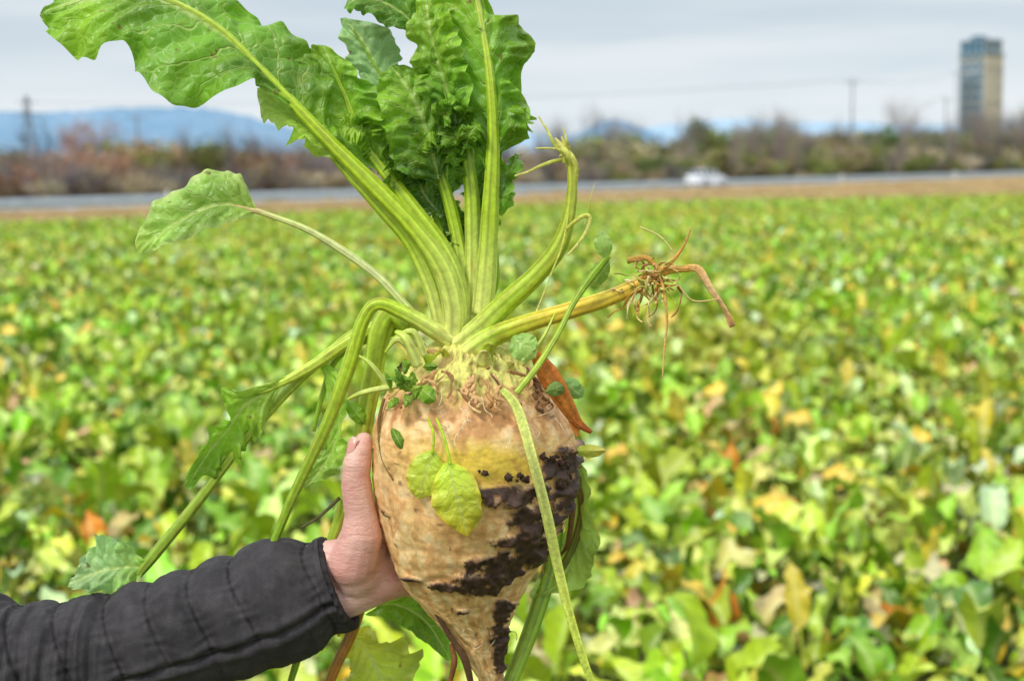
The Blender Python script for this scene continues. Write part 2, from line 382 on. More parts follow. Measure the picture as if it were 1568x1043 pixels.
st([(640,500,.03,14),(560,520,.03,14),(515,550,.03,10),(495,600,.03,8),(480,660,.03,6)],[SG,SD])
st([(640,492,-.012,12),(622,470,-.012,13),(580,425,-.012,12),(530,388,-.012,11),(470,352,-.012,9),(415,331,-.012,8),(385,322,-.012,8),(340,318,-.012,6),(270,350,-.01,4),(212,384,-.005,2)],[lin(190,205,100),lin(220,228,155),lin(210,218,135),lin(205,165,120),lin(190,212,120)],spot=.5)
st([(790,602,-.082,8),(820,565,-.075,9),(852,515,-.06,8),(878,465,-.05,8),(905,425,-.045,10),(932,392,-.045,8)],[lin(180,200,70),SD])
st([(855,800,.05,18),(845,860,.05,24),(825,930,.04,26),(800,1000,.03,24),(775,1060,.02,22)],[SD,lin(155,190,60)])
st([(870,700,.04,16),(892,770,.045,14),(880,830,.045,12),(855,880,.045,10)],[lin(130,100,45),lin(100,125,45)])
st([(560,900,.04,18),(540,965,.035,18),(515,1020,.03,16),(495,1070,.03,14)],[lin(200,145,55),lin(175,115,45)])
st([(745,470,.03,8),(760,430,.03,8),(758,360,.03,6)],[SD])
for i in range(44):
    a=R.uniform(0,2*math.pi); rr=R.uniform(.3,1.0); bx=712+84*rr*math.cos(a); by=556-24*rr+ (16 if math.sin(a)<0 else 0)+R.uniform(-8,16); bd=.042*rr*math.sin(a)
    l=R.uniform(12,36); dx=math.cos(a)*l*.8
    c=R.choice([SP,SP,SG,SG,lin(214,212,115),lin(210,175,110),lin(160,118,70)])
    st([(bx,by+10,bd,R.uniform(14,26)),(bx+dx*.5,by-l*.3,bd*1.2,R.uniform(10,22)),(bx+dx,by-l*.5,bd*1.35,R.uniform(4,12))],[c,mixc(c,lin(165,122,68),R.random()*.6)],ridges=4,n=14,ring=16,flat=.55,spot=.2)
for (a,b,c_,d_) in [((640,560),(622,520),(606,508),16),((650,545),(632,508),(600,520),10),((615,590),(560,600),(532,612),8),((600,600),(570,560),(550,545),7),((800,560),(830,520),(850,480),6),((635,545),(610,520),(590,540),9)]:
    st([(a[0],a[1],-.045,d_),(b[0],b[1],-.05,d_*.9),(c_[0],c_[1],-.045,d_*.4)],[SP,SG],ridges=4,n=16,ring=12)
mb.obj('petioles',[mStem],beet)
# ---- leaves
G1=lin(145,192,48);G2=lin(113,165,38);G3=lin(76,127,30);G4=lin(176,212,76);GP=lin(146,184,120);GB=lin(190,224,90)
mb=MB()
def q(x,y,d=0): return (x,y,d)
leaf(mb,[(q(505,215,-.012),q(500,218,-.012),q(520,205,-.01)),
 (q(468,178,-.011),q(460,183,-.012),q(508,172,0)),
 (q(430,138,-.011),q(410,140,-.02),q(508,118,.005)),
 (q(390,97,-.011),q(385,126,-.03),q(478,72,.01)),
 (q(350,58,-.011),q(322,152,-.035),q(425,42,.015)),
 (q(315,32,-.011),q(258,160,-.035),q(385,22,.015)),
 (q(275,10,-.011),q(212,118,-.03),q(335,-12,.015)),
 (q(230,-6,-.01),q(188,66,-.02),q(280,-45,.02)),
 (q(180,-6,-.01),q(140,84,-.02),q(210,-50,.02)),
 (q(130,0,-.008),q(100,74,-.012),q(140,-35,.02)),
 (q(90,10,-.004),q(72,48,-.006),q(90,-12,.01)),
 (q(62,22,0),q(62,24,0),q(64,18,0))],[G1,G2,G2,lin(110,162,40),G1,G2],nu=110,nv=20,ruf=.007,seed=1,nve=10,jag=.07,freq=34,quilt=.0022)
leaf(mb,[(q(585,262,0),q(575,262,0),q(590,255,0)),(q(560,222,.004),q(500,225,.01),q(586,208,-.004)),
 (q(540,180,.006),q(478,180,.012),q(592,188,-.006)),(q(525,140,.007),q(465,130,.015),q(580,150,0)),(q(512,108,.007),q(462,85,.015),q(552,112,.005)),(q(495,70,.01),q(485,70,.01),q(505,72,.01))],
 [G2,G1,G2,G1],nu=60,ruf=.009,seed=2,jag=.13,freq=34,edge=lin(165,204,84))
leaf(mb,[(q(548,255,-.002),q(545,258,-.002),q(552,250,-.002)),(q(500,222,-.004),q(462,222,-.014),q(510,200,.002)),(q(460,188,-.002),q(440,200,-.014),q(470,160,.01)),(q(425,160,.004),q(405,180,-.006),q(440,130,.014)),(q(397,135,.008),q(395,137,.008),q(400,133,.008))],
 [GB,G4,lin(210,232,140)],nu=46,ruf=.007,seed=3,jag=.18,freq=34)
leaf(mb,[(q(610,195,.028),q(600,195,.028),q(615,190,.028)),(q(590,140,.03),q(555,135,.03),q(615,120,.028)),(q(572,95,.03),q(535,95,.035),q(610,80,.028)),(q(552,58,.03),q(525,55,.035),q(590,40,.03)),(q(525,28,.03),q(522,30,.03),q(530,28,.03))],
 [lin(118,162,92),GP,GP],nu=50,ruf=.006,seed=4,jag=.1)
leaf(mb,[(q(672,275,-.006),q(655,280,-.006),q(682,262,-.006)),(q(664,238,-.010),q(612,262,-.018),q(690,228,-.002)),(q(652,195,-.010),q(592,215,-.018),q(688,185,-.002)),(q(635,155,-.010),q(580,165,-.016),q(672,140,-.002)),(q(615,122,-.008),q(578,130,-.012),q(648,112,-.002)),(q(598,102,-.006),q(595,104,-.006),q(604,100,-.006))],
 [G3,G2,G1,G2],nu=60,ruf=.006,seed=5,jag=.08,quilt=.0024)
leaf(mb,[(q(757,305,-.011),q(752,305,-.01),q(765,303,-.008)),(q(757,272,-.011),q(745,270,-.01),q(786,275,-.004)),(q(757,240,-.011),q(728,225,-.004),q(772,238,-.004)),(q(756,205,-.012),q(715,205,.0),q(806,206,-.008)),(q(754,160,-.012),q(700,178,.002),q(806,150,-.006)),(q(751,120,-.012),q(680,125,.002),q(780,118,.0)),(q(747,85,-.012),q(668,75,.002),q(812,78,.004)),(q(741,50,-.012),q(662,28,.002),q(800,32,.006)),(q(733,12,-.01),q(660,-12,.004),q(760,22,.006)),(q(724,-25,-.01),q(670,-50,.004),q(745,-30,0)),(q(712,-70,0),q(705,-70,0),q(720,-70,0))],
 [G3,G2,G2,G2,G1,G1],nu=120,nv=18,ruf=.011,seed=6,jag=.18,freq=46,edge=lin(158,202,75),quilt=.0024)
leaf(mb,[(q(700,190,-.002),q(695,192,-.002),q(706,188,-.002)),(q(688,150,-.006),q(652,160,-.012),q(722,150,-.016)),(q(676,112,-.008),q(640,122,-.002),q(716,105,-.018)),(q(664,72,-.008),q(634,80,-.002),q(704,60,-.016)),(q(656,35,-.008),q(629,30,-.004),q(690,18,-.012)),(q(652,-5,-.004),q(642,-5,0),q(668,-12,-.004))],
 [G3,G2,G1,G1],nu=70,nv=14,ruf=.008,seed=66,jag=.14,freq=30,edge=lin(165,206,80))
leaf(mb,[(q(640,45,.01),q(632,48,.01),q(642,38,.01)),(q(612,18,.008),q(592,38,0),q(632,-5,.01)),(q(575,0,.008),q(555,22,0),q(600,-25,.01)),(q(545,0,.008),q(535,18,0),q(545,-15,.01)),(q(527,12,.008),q(527,14,.008),q(528,10,.008))],[G3,G2],nu=36,ruf=.005,seed=7)
leaf(mb,[(q(757,225,.012),q(752,225,.012),q(764,220,.012)),(q(768,170,.014),q(740,170,.014),q(800,190,.01)),(q(775,115,.014),q(745,110,.014),q(795,120,.01)),(q(780,70,.014),q(745,65,.014),q(818,70,.012)),(q(775,30,.014),q(768,32,.014),q(785,30,.014))],[G3,G2,G1],nu=54,ruf=.008,seed=8,jag=.13,edge=lin(160,204,76))
inner=[(665,215,640,150,34,.004,G3),(695,260,665,185,34,.0,G3),(640,290,600,220,34,.006,G3),(675,330,640,262,26,.01,G3),(710,240,690,150,36,.0,G3),(730,300,715,215,26,.012,G3),(700,380,675,300,20,.016,G3),(720,420,705,330,18,.02,G3),(690,170,665,95,36,.004,G2),(735,210,700,130,32,.004,G2),(600,240,560,190,28,.004,G1),(655,250,610,245,24,.003,G3),(745,380,735,290,20,.02,G3),(718,200,735,140,25,-.002,G2),(760,330,775,250,18,.01,G2),(680,300,700,220,24,.006,G3),(660,360,640,300,16,.02,G3),(690,440,672,360,14,.022,G3),(725,360,728,280,22,.016,G3),(560,205,520,200,22,-.004,G4),(700,225,672,200,22,-.010,G2),(690,255,700,205,18,-.006,G2),(715,230,738,190,16,-.014,G2),(625,275,588,255,16,-.002,G2),(775,290,782,235,16,.0,G2),(780,205,800,165,18,-.008,G1),(660,170,700,160,20,-.014,G2),(590,205,560,165,22,.0,G2),(640,235,668,205,16,-.014,G1)]
for i,(x0,y0,x1,y1,w_,d_,c) in enumerate(inner):
    dx,dy=x1-x0,y1-y0; l=math.hypot(dx,dy); nx,ny=-dy/l,dx/l; stn=[]
    for s,wf in((0,.15),(.25,.8),(.5,1),(.78,.75),(1,.05)):
        bend=8*math.sin(s*3+i)
        mx,my=x0+dx*s+nx*bend,y0+dy*s+ny*bend
        stn.append((q(mx,my,d_),q(mx-nx*w_*wf,my-ny*w_*wf,d_+R.uniform(-.016,.016)),q(mx+nx*w_*wf,my+ny*w_*wf,d_+R.uniform(-.016,.016))))
    leaf(mb,stn,[c,mixc(c,G1,.35)],nu=44,nv=9,ruf=.008,seed=20+i,jag=.14,freq=24,nve=6,edge=mixc(c,G4,.5))
leaf(mb,[(q(392,323,-.012),q(390,328,-.012),q(394,318,-.012)),(q(370,317,-.013),q(372,334,-.016),q(378,284,-.008)),(q(340,314,-.013),q(342,343,-.020),q(352,262,-.004)),(q(305,324,-.012),q(305,357,-.020),q(312,266,-.002)),(q(270,343,-.011),q(268,371,-.018),q(266,292,-.002)),(q(240,362,-.008),q(238,385,-.012),q(230,324,-.003)),(q(220,377,-.006),q(218,388,-.007),q(212,356,-.004)),(q(210,388,-.005),q(210,389,-.005),q(208,385,-.005))],
 [lin(190,220,98),lin(158,206,80),lin(170,212,95),GB],nu=60,ruf=.0030,seed=9,jag=.06,edge=lin(226,240,160),bulge=.35)
leaf(mb,[(q(440,582,.016),q(435,590,.016),q(440,576,.016)),(q(405,602,.014),q(408,640,.014),q(400,590,.01)),(q(375,620,.014),q(385,680,.02),q(340,600,.004)),(q(350,655,.014),q(350,705,.022),q(345,640,0)),(q(318,695,.014),q(325,722,.02),q(305,680,.004)),(q(285,748,.014),q(290,748,.014),q(283,742,.012))],[lin(165,195,70),G1,G2],nu=50,ruf=.008,seed=10,jag=.22)
leaf(mb,[(q(495,560,.02),q(490,560,.02),q(502,555,.02)),(q(520,620,.02),q(508,640,.02),q(528,600,.012)),(q(512,680,.02),q(490,690,.02),q(528,670,.012)),(q(490,720,.02),q(465,722,.02),q(522,720,.012)),(q(468,745,.02),q(458,748,.02),q(475,742,.02))],[G1,lin(160,198,80)],nu=40,ruf=.007,seed=11,jag=.2)
leaf(mb,[(q(225,868,.016),q(220,876,.016),q(228,862,.016)),(q(195,868,.012),q(190,900,.004),q(200,838,.016)),(q(165,872,.01),q(150,908,.0),q(165,822,.016)),(q(135,882,.01),q(125,905,0),q(140,840,.016)),(q(105,895,.01),q(105,900,.01),q(110,885,.012))],[G1,lin(165,208,130),lin(180,215,150)],nu=40,ruf=.010,seed=12,jag=.2)
leaf(mb,[(q(872,650,.04),q(868,650,.04),q(878,648,.04)),(q(886,710,.045),q(872,715,.05),q(896,705,.035)),(q(888,780,.048),q(868,780,.055),q(900,770,.035)),(q(880,840,.048),q(855,830,.055),q(910,855,.03)),(q(860,885,.045),q(840,870,.05),q(890,895,.03)),(q(810,912,.04),q(812,905,.04),q(815,918,.04))],[lin(155,180,62),lin(178,210,86),lin(178,210,102)],nu=50,ruf=.006,seed=13,jag=.12)
leaf(mb,[(q(520,960,.05),q(515,962,.05),q(525,955,.05)),(q(555,990,.05),q(530,1010,.05),q(590,975,.04)),(q(580,1030,.05),q(540,1050,.05),q(640,1010,.04)),(q(600,1090,.05),q(590,1090,.05),q(615,1085,.05))],[lin(220,220,68),lin(190,218,78)],nu=36,ruf=.008,seed=14,jag=.15)
leaf(mb,[(q(560,940,.06),q(556,940,.06),q(566,936,.06)),(q(600,925,.06),q(600,950,.05),q(620,905,.06)),(q(650,950,.06),q(640,975,.05),q(680,930,.06)),(q(690,1010,.06),q(685,1012,.06),q(695,1008,.06))],[G1,G2],nu=36,ruf=.008,seed=15,jag=.15)
def small(x0,y0,x1,y1,w_,d0,d1,cols,seed,ruf=.002,prof=((0,.1),(.2,.75),(.5,1),(.8,.7),(1,.04)),edge=None):
    dx,dy=x1-x0,y1-y0; l=math.hypot(dx,dy); nx,ny=-dy/l,dx/l; stn=[]
    for s,wf in prof:
        mx,my,d=x0+dx*s,y0+dy*s,d0+(d1-d0)*s-.004*math.sin(math.pi*s)
        stn.append((q(mx,my,d),q(mx-nx*w_*wf,my-ny*w_*wf,d+.003),q(mx+nx*w_*wf,my+ny*w_*wf,d+.003)))
    leaf(mb,stn,cols,nu=30,nv=10,ruf=ruf,seed=seed,jag=.07,nve=5,quilt=.0006,edge=edge)
small(686,708,716,820,39,surf(690,715,.010),surf(710,790,.016),[lin(175,212,60),lin(198,222,65),lin(218,225,65),lin(235,212,60)],31,edge=lin(235,208,65))
small(664,690,640,764,28,surf(664,700,.008),surf(655,760,.010),[lin(178,214,65),lin(204,226,80),lin(215,226,85)],32,edge=lin(234,224,80))
small(785,515,820,548,22,-.055,-.060,[lin(150,198,85),lin(185,216,125)],33)
small(862,582,892,608,15,-.03,-.03,[lin(140,190,100)],34)
small(880,690,928,690,9,-.02,-.03,[lin(160,190,70),lin(205,185,70)],35)
small(930,395,918,352,14,-.045,-.05,[lin(165,205,90),lin(185,218,115)],36)
small(934,400,905,440,13,-.045,-.03,[lin(140,180,70),lin(110,150,50)],37)
small(640,590,668,615,13,surf(640,600,.012),surf(665,615,.012),[G1,G2],38,ruf=.004)
small(630,600,605,575,11,-.06,-.055,[G1,G2],39,ruf=.004)
small(600,655,616,688,9,surf(600,660,.006),surf(612,680,.006),[G2],40)
small(835,600,870,585,12,-.05,-.04,[lin(140,182,90)],42)
small(530,612,560,650,12,0,0.0,[G1,G2],43,ruf=.004)
for i in range(16):
    x=R.uniform(590,650); y=R.uniform(555,620); a=R.uniform(0,6.3); l=R.uniform(16,32)
    small(x,y,x+l*math.cos(a),y+l*math.sin(a),R.uniform(4,8),-.06,-.068,[R.choice([G1,G2,G4])],60+i,ruf=.003)
mb.obj('leaf_blades',[mLeaf],beet)
# ---- dry strips, straw, tendrils
mb=MB()
tube(mb,[(768,596,surf(768,600,.006),9),(792,625,surf(790,630,.010),14),(815,700,surf(815,700,.013),15),(838,790,surf(838,790,.014)-.004,15),(855,870,-.055,15),(878,960,-.055,13),(908,1050,-.055,11),(940,1130,-.05,9)],[lin(195,208,100),lin(222,228,130),lin(205,220,90),lin(195,215,80)],n=60,ring=12,flat=.2,ridges=2,rd=.05,spot=.6)
tube(mb,[(818,540,-.04,12),(842,575,-.045,28),(866,615,-.04,24),(884,645,-.035,14),(906,662,-.035,5)],[lin(190,105,40),lin(212,132,58),lin(155,78,35)],n=40,ring=18,flat=.3,ridges=5,rd=.2)
tube(mb,[(835,550,-.03,8),(862,600,-.03,16),(880,650,-.03,14),(884,668,-.03,4)],[lin(165,85,35),lin(225,150,70)],n=24,ring=10,flat=.3)
tube(mb,[(1045,411,-.03,8),(1070,413,-.032,11),(1090,445,-.034,9),(1108,470,-.034,6),(1122,500,-.032,9)],[SO,lin(232,192,138),lin(218,160,105)],n=30,ring=8,flat=.25,ridges=2,rd=.1)
tube(mb,[(980,430,-.032,5),(1020,408,-.036,7),(1045,380,-.036,4),(1058,350,-.036,2)],[SO,lin(195,140,75)],n=20,ring=6)
tube(mb,[(1005,420,-.036,6),(1015,440,-.04,5),(1022,480,-.04,4),(1018,530,-.04,3),(1014,580,-.04,2)],[SO,lin(225,185,120)],n=26,ring=6,wob=.002,seed=3)
tube(mb,[(960,400,-.036,9),(990,395,-.036,8),(1010,415,-.036,6)],[lin(165,135,60),SO],n=16,ring=6,flat=.4)
tube(mb,[(1035,430,-.036,2.5),(1060,460,-.036,2.5),(1100,458,-.036,2)],[lin(220,190,130)],n=16,ring=5)
tube(mb,[(980,348,-.036,2.5),(1010,362,-.036,3),(1030,385,-.036,2.5)],[lin(215,210,130)],n=16,ring=5)
for i in range(46):
    x,y=R.gauss(996,16),R.gauss(430,16); pts=[]; a=R.uniform(0,6.3); k0=R.uniform(.5,1.1)
    for s in range(6):
        pts.append((x,y,-.032+R.uniform(-.012,.006),R.uniform(1.5,5))); a+=R.uniform(-1,1); x+=12*k0*math.cos(a); y+=11*k0*math.sin(a)+3
    tube(mb,pts,[R.choice([SO,lin(228,198,128),lin(165,118,68),lin(235,215,155),lin(180,180,85),lin(205,200,100)])],n=26,ring=5,flat=.6)
for pts in ([(862,245,-.016,6),(840,250,-.02,6),(812,262,-.02,4),(788,270,-.02,3)],[(866,240,-.016,9),(852,225,-.02,7),(838,200,-.02,4),(824,178,-.02,2.5)],[(872,235,-.016,6),(868,215,-.02,4),(862,196,-.02,2)],
   [(866,352,-.03,5),(890,332,-.03,7),(904,335,-.03,6),(892,365,-.03,5),(868,392,-.03,3)],[(864,250,-.02,5),(858,230,-.024,4),(820,228,-.024,3)],[(872,320,-.02,3),(860,380,-.03,3),(840,430,-.03,2.5),(820,480,-.03,2)],
   [(878,260,-.016,11),(870,240,-.02,13),(860,225,-.02,9),(850,212,-.02,3)],[(880,290,-.016,6),(882,255,-.02,8),(872,235,-.02,6),(856,240,-.02,3)],[(895,345,-.03,2),(905,300,-.03,1.5),(912,280,-.03,1)]):
    tube(mb,pts,[lin(188,192,70),lin(218,214,125)],n=24,ring=7,flat=.45,wob=.001,seed=len(pts))
tube(mb,[(655,640,surf(655,640,.006),4),(664,665,surf(664,665,.010),4),(662,695,surf(662,695,.010),4)],[SG],n=14,ring=6)
tube(mb,[(668,640,surf(668,640,.006),4),(680,670,surf(680,670,.010),4.5),(690,712,surf(690,712,.012),4.5)],[SG],n=14,ring=6)
for i in range(26):
    x0=R.uniform(585,850); py=R.uniform(562,605); x0=max(outl(py)[0]+6,min(outl(py)[1]-6,x0)); pts=[]; y=py; x=x0; 
    for s in range(5):
        xl,xr=outl(y); xx=max(xl+3,min(xr-3,x)); pts.append((xx,y,surf(xx,y,.001+.0012*(s%2)),R.uniform(2,8))); x+=R.gauss(0,7)+(x0-715)*.05; y+=R.uniform(3,12)
    tube(mb,pts,[R.choice([lin(150,110,70),lin(185,140,88),lin(110,80,52),lin(218,180,122),lin(210,165,112)])],n=20,ring=6,flat=.35)
tube(mb,[(588,610,surf(590,610,.003),5),(580,650,surf(580,650,.004),5),(585,700,surf(585,700,.004),4),(602,735,surf(602,735,.003),3)],[lin(125,98,55)],n=24,ring=6)
tube(mb,[(690,985,-.02,6),(696,1010,-.025,10),(690,1040,-.02,8),(680,1070,-.02,4)],[lin(135,88,52)],n=16,ring=7)
tube(mb,[(662,930,-.03,5),(690,975,-.03,9),(712,1010,-.03,12),(724,1060,-.02,8)],[lin(80,56,40),lin(110,78,50)],n=20,ring=8)
tube(mb,[(462,808,.0,4),(490,790,.0,5),(520,762,.01,6)],[lin(90,85,50)],n=14,ring=6)
tube(mb,[(878,770,.0,10),(870,830,.0,8),(858,850,.01,4)],[lin(110,80,40)],n=14,ring=6,flat=.4)
mb.obj('dry_strands',[mDry],beet)
# ---------------------------------------------------------------- hand and sleeve
arm=empty('person_arm')
mb=MB()
def ball(c,r):
    n1,n2=10,14; b=len(mb.v)
    for i in range(n1+1):
        ph=math.pi*i/n1
        for k in range(n2):
            th=2*math.pi*k/n2; mb.vert(c+Vector((math.sin(ph)*math.cos(th),math.sin(ph)*math.sin(th),math.cos(ph)))*r,(0,0),(1,1,1))
    for i in range(n1):
        for k in range(n2):
            a=b+i*n2+k; e_=b+i*n2+(k+1)%n2; mb.face((a,a+n2,e_+n2,e_))
def chain(pts,step=.0035):
    for (a,b) in zip(pts,pts[1:]):
        A=T(*a[:3]);B=T(*b[:3]); n=max(2,int((B-A).length/step))
        for i in range(n+1): ball(A.lerp(B,i/n),(a[3]*(1-i/n)+b[3]*i/n)*S)
chain([(440,885,.01,44),(500,868,.006,42),(545,858,.010,38),(585,850,.030,34)])
chain([(440,925,.01,42),(505,918,.006,40),(548,904,.008,36),(588,892,.012,30),(612,892,.018,24)])
chain([(545,880,.0,38),(585,868,.022,36)])
chain([(540,862,-.006,40),(553,822,-.012,33),(553,790,-.012,26),(548,762,-.013,24.5),(546,745,-.013,24.5),(545,728,-.014,22.5),(547,710,-.014,22.5),(551,692,-.012,20),(557,675,-.009,14)])
chain([(560,850,.006,32),(580,815,.03,28),(590,800,.045,22)])
for (py,a0,a1,n0,r0_,r1_) in ((795,26,112,4,19,14),(832,30,124,4,20,14.5),(868,34,130,4,19,14),(900,38,128,4,16,12)):
    xl,xr=outl(py); cx=(xl+xr)/2; hw=(xr-xl)/2; pts=[(575,min(py+10,880),.028,26)]
    for i in range(n0+1):
        a=math.radians(a0+(a1-a0)*i/n0); rr=hw+r0_*.8+(2 if i%2 else 4)
        pts.append((cx-rr*math.cos(a),py-8*i,rr*S*math.sin(a),r0_+(r1_-r0_)*i/n0))
    chain(pts,.003)
m_,nt,out=newmat('skin')
g=noiseT(nt,30,4,.6); g2=noiseT(nt,11,2,.5)
col=mixrgb(nt,maprange(nt,g,.35,.7),lin(243,204,188),lin(230,170,156)); col=mixrgb(nt,maprange(nt,g2,.42,.65,0,.6),col,lin(218,150,140))
vo=N(nt,'ShaderNodeTexVoronoi',feature='DISTANCE_TO_EDGE'); vo.inputs['Scale'].default_value=480
tcn=N(nt,'ShaderNodeTexCoord'); mpn=N(nt,'ShaderNodeMapping'); mpn.inputs['Scale'].default_value=(1,1,2.2); nt.links.new(tcn.outputs['Object'],mpn.inputs[0]); nt.links.new(mpn.outputs[0],vo.inputs['Vector'])
mp2=N(nt,'ShaderNodeMapping'); mp2.inputs['Scale'].default_value=(1,1,4.5); nt.links.new(tcn.outputs['Object'],mp2.inputs[0]); cr=noiseT(nt,55,3,.6,mp2.outputs[0])
col=mixrgb(nt,maprange(nt,cr,.56,.66,0,.35),col,lin(185,116,104))
h=math_(nt,'ADD',math_(nt,'MULTIPLY',vo.outputs['Distance'],.7),math_(nt,'MULTIPLY',cr,-1.5))
p=N(nt,'ShaderNodeBsdfPrincipled'); nt.links.new(col,p.inputs['Base Color']); p.inputs['Roughness'].default_value=.46
p.inputs['Subsurface Weight'].default_value=.12; p.inputs['Subsurface Radius'].default_value=(.008,.003,.0015); p.inputs['Subsurface Scale'].default_value=1
nt.links.new(bump(nt,h,.6,.0016),p.inputs['Normal']); nt.links.new(p.outputs[0],out.inputs[0]); mSkin=m_
hand=mb.obj('hand',[mSkin],arm)
md=hand.modifiers.new('r','REMESH'); md.mode='VOXEL'; md.voxel_size=.0014; md.use_smooth_shade=True
md=hand.modifiers.new('s','SMOOTH'); md.factor=.6; md.iterations=9
mb=MB(); c0=T(550,683,-.012); n1=12
ax=(T(554,668,-.011)-T(547,700,-.013)).normalized(); out_=Vector((-.80,-.60,0)); out_=(out_-ax*out_.dot(ax)).normalized(); sd2=ax.cross(out_)
for i in range(n1+1):
    for k in range(n1+1):
        u=i/n1*2-1; v=k/n1*2-1
        wv=.0062*(1-.12*max(0,u)**2-.25*max(0,-u)**4); th=v*.75; rr=.0092
        mb.vert(c0+ax*(u*.0072*(1-.25*v*v*(1 if u>0 else .6)))+out_*(rr*math.cos(th)+.0006-.0022*max(0,u)**2)+sd2*(wv*1.25*math.sin(th)*1.1),(0,0),lin(224,162,148) if u<.75 else lin(215,192,172))
for i in range(n1):
    for k in range(n1):
        a=i*(n1+1)+k; mb.face((a,a+1,a+n1+2,a+n1+1))
mb.obj('thumbnail',[vcolmat('nail',rough=.25,nscale=100,namt=.05,bstr=0,spec=.5)],arm)
# sleeve
AX=[(516,893,.008,76),(500,899,.008,80),(440,917,.006,98),(350,948,.002,96),(250,977,-.002,96),(150,1003,-.006,95),(60,1024,-.01,104),(0,1036,-.012,130),(-80,1050,-.012,130),(-200,1068,-.01,124),(-330,1082,0,128),(-470,1090,.01,140),(-560,1092,.01,110),(-590,1092,.01,20)]
NA,NR=620,200
A0=[]
for a in AX:
    p_=T(*a[:3]); A0.append((p_.x,p_.y,p_.z,a[3]*S))
P=catmull(A0,NA); mb=MB()
cpx=catmull([tuple(map(float,a)) for a in AX],NA)
seams=[492,388,322,258,192,118,50,-30,-130,-240]
cJ=lin(60,57,60)
for i in range(NA+1):
    V=Vector(P[i][:3]); t=(Vector(P[min(i+1,NA)][:3])-Vector(P[max(i-1,0)][:3])).normalized()
    nn=Vector((0,-1,0)); nn=(nn-t*nn.dot(t)).normalized(); b=t.cross(nn); r=P[i][3]; px=cpx[i][0]
    if b.z<0: b=-b
    for k in range(NR):
        th=2*math.pi*k/NR   # 0 = up, 90 = toward camera
        bx=px+ 8*math.sin(th*2+.5)+3*noise.noise(Vector((th,px*.01,0)))
        ds=min(abs(bx-s) for s in seams); top=th<math.radians(104) or th>math.radians(330)
        ga=1 if (top or px>470) else .35
        d=ga*(.0058*(1-math.exp(-(ds/16)**2))-.004)
        tl=math.radians(102+ (500-px)*.025+2*math.sin(px*.02)); dth=abs(th-tl)
        gl=math.exp(-(dth/.05)**2); d-=.0034*gl
        d+=.0022*math.exp(-((dth-.14)/.08)**2)
        wk=noise.fractal(Vector((px*.014+math.sin(th)*.8,th*.8,2)),1,2,2)
        wl=max(0,min(1,(230-px)/180))
        fold=noise.fractal(Vector((px*.055+th*1.3,th*.5,7)),1,2,2)
        d+=.0024*wk+(.0012+.0100*wl)*fold*(.6+.4*math.sin(th))
        d+=.0006*math.exp(-(ds/22)**2)*math.sin(th*30+px*.02+4*noise.noise(Vector((th*3,px*.02,0))))*ga
        stch=.5+.5*math.sin(th*190); st2=.5+.5*math.sin(px*1.2)
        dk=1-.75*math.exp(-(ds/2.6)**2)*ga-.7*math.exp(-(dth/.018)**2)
        dk+=.9*math.exp(-((ds-6)/1.4)**2)*stch*ga*.35+.5*math.exp(-((dth-.05)/.010)**2)*st2*.5
        n3=1+.3*noise.noise(Vector((px*.012,th*2,5)))
        mb.vert(V+b*(math.cos(th)*(r+d))+nn*(math.sin(th)*(r+d)*.92),(px*.05,th*4),tuple(x*dk*n3 for x in cJ))
for i in range(NA):
    for k in range(NR):
        a=i*NR+k;b_=i*NR+(k+1)%NR; mb.face((a,b_,b_+NR,a+NR))
V=Vector(P[0][:3]); t=(Vector(P[0][:3])-Vector(P[2][:3])).normalized(); nn=Vector((0,-1,0)); nn=(nn-t*nn.dot(t)).normalized(); b=t.cross(nn)
if b.z<0:b=-b
prevb=0; r=P[0][3]
for (off,dr) in [(.0,0.001),(.003,.0),(.0045,-.003),(.0035,-.0055),(0,-.0075),(-.02,-.0085),(-.05,-.011)]:
    base=len(mb.v)
    for k in range(NR):
        th=2*math.pi*k/NR; d=.0006*math.sin(th*26)+.0024*noise.fractal(Vector((516*.014+math.sin(th)*.8,th*.8,2)),1,2,2)
        rr=r+dr+d
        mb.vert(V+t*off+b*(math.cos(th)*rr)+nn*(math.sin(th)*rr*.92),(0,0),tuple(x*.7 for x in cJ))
    for k in range(NR):
        a=prevb+k;b_=prevb+(k+1)%NR; mb.face((a,base+k,base+(k+1)%NR,b_))
    prevb=base
mJ,nt,out=newmat('jacket_fabric'); at=N(nt,'ShaderNodeAttribute',attribute_name='Col')
f1=noiseT(nt,1300,2,.5); f2=noiseT(nt,60,4,.65)
col=mixrgb(nt,maprange(nt,f2,.42,.72,0,.45),at.outputs['Color'],lin(98,94,95))
col=mixrgb(nt,maprange(nt,f1,.35,.65,0,.35),col,lin(30,28,30))
p=N(nt,'ShaderNodeBsdfPrincipled'); nt.links.new(col,p.inputs['Base Color']); p.inputs['Roughness'].default_value=.8; p.inputs['Specular IOR Level'].default_value=.25
nt.links.new(bump(nt,math_(nt,'ADD',f1,f2),.6,.0009),p.inputs['Normal']); nt.links.new(p.outputs[0],out.inputs[0])
mb.obj('jacket_sleeve',[mJ],arm)
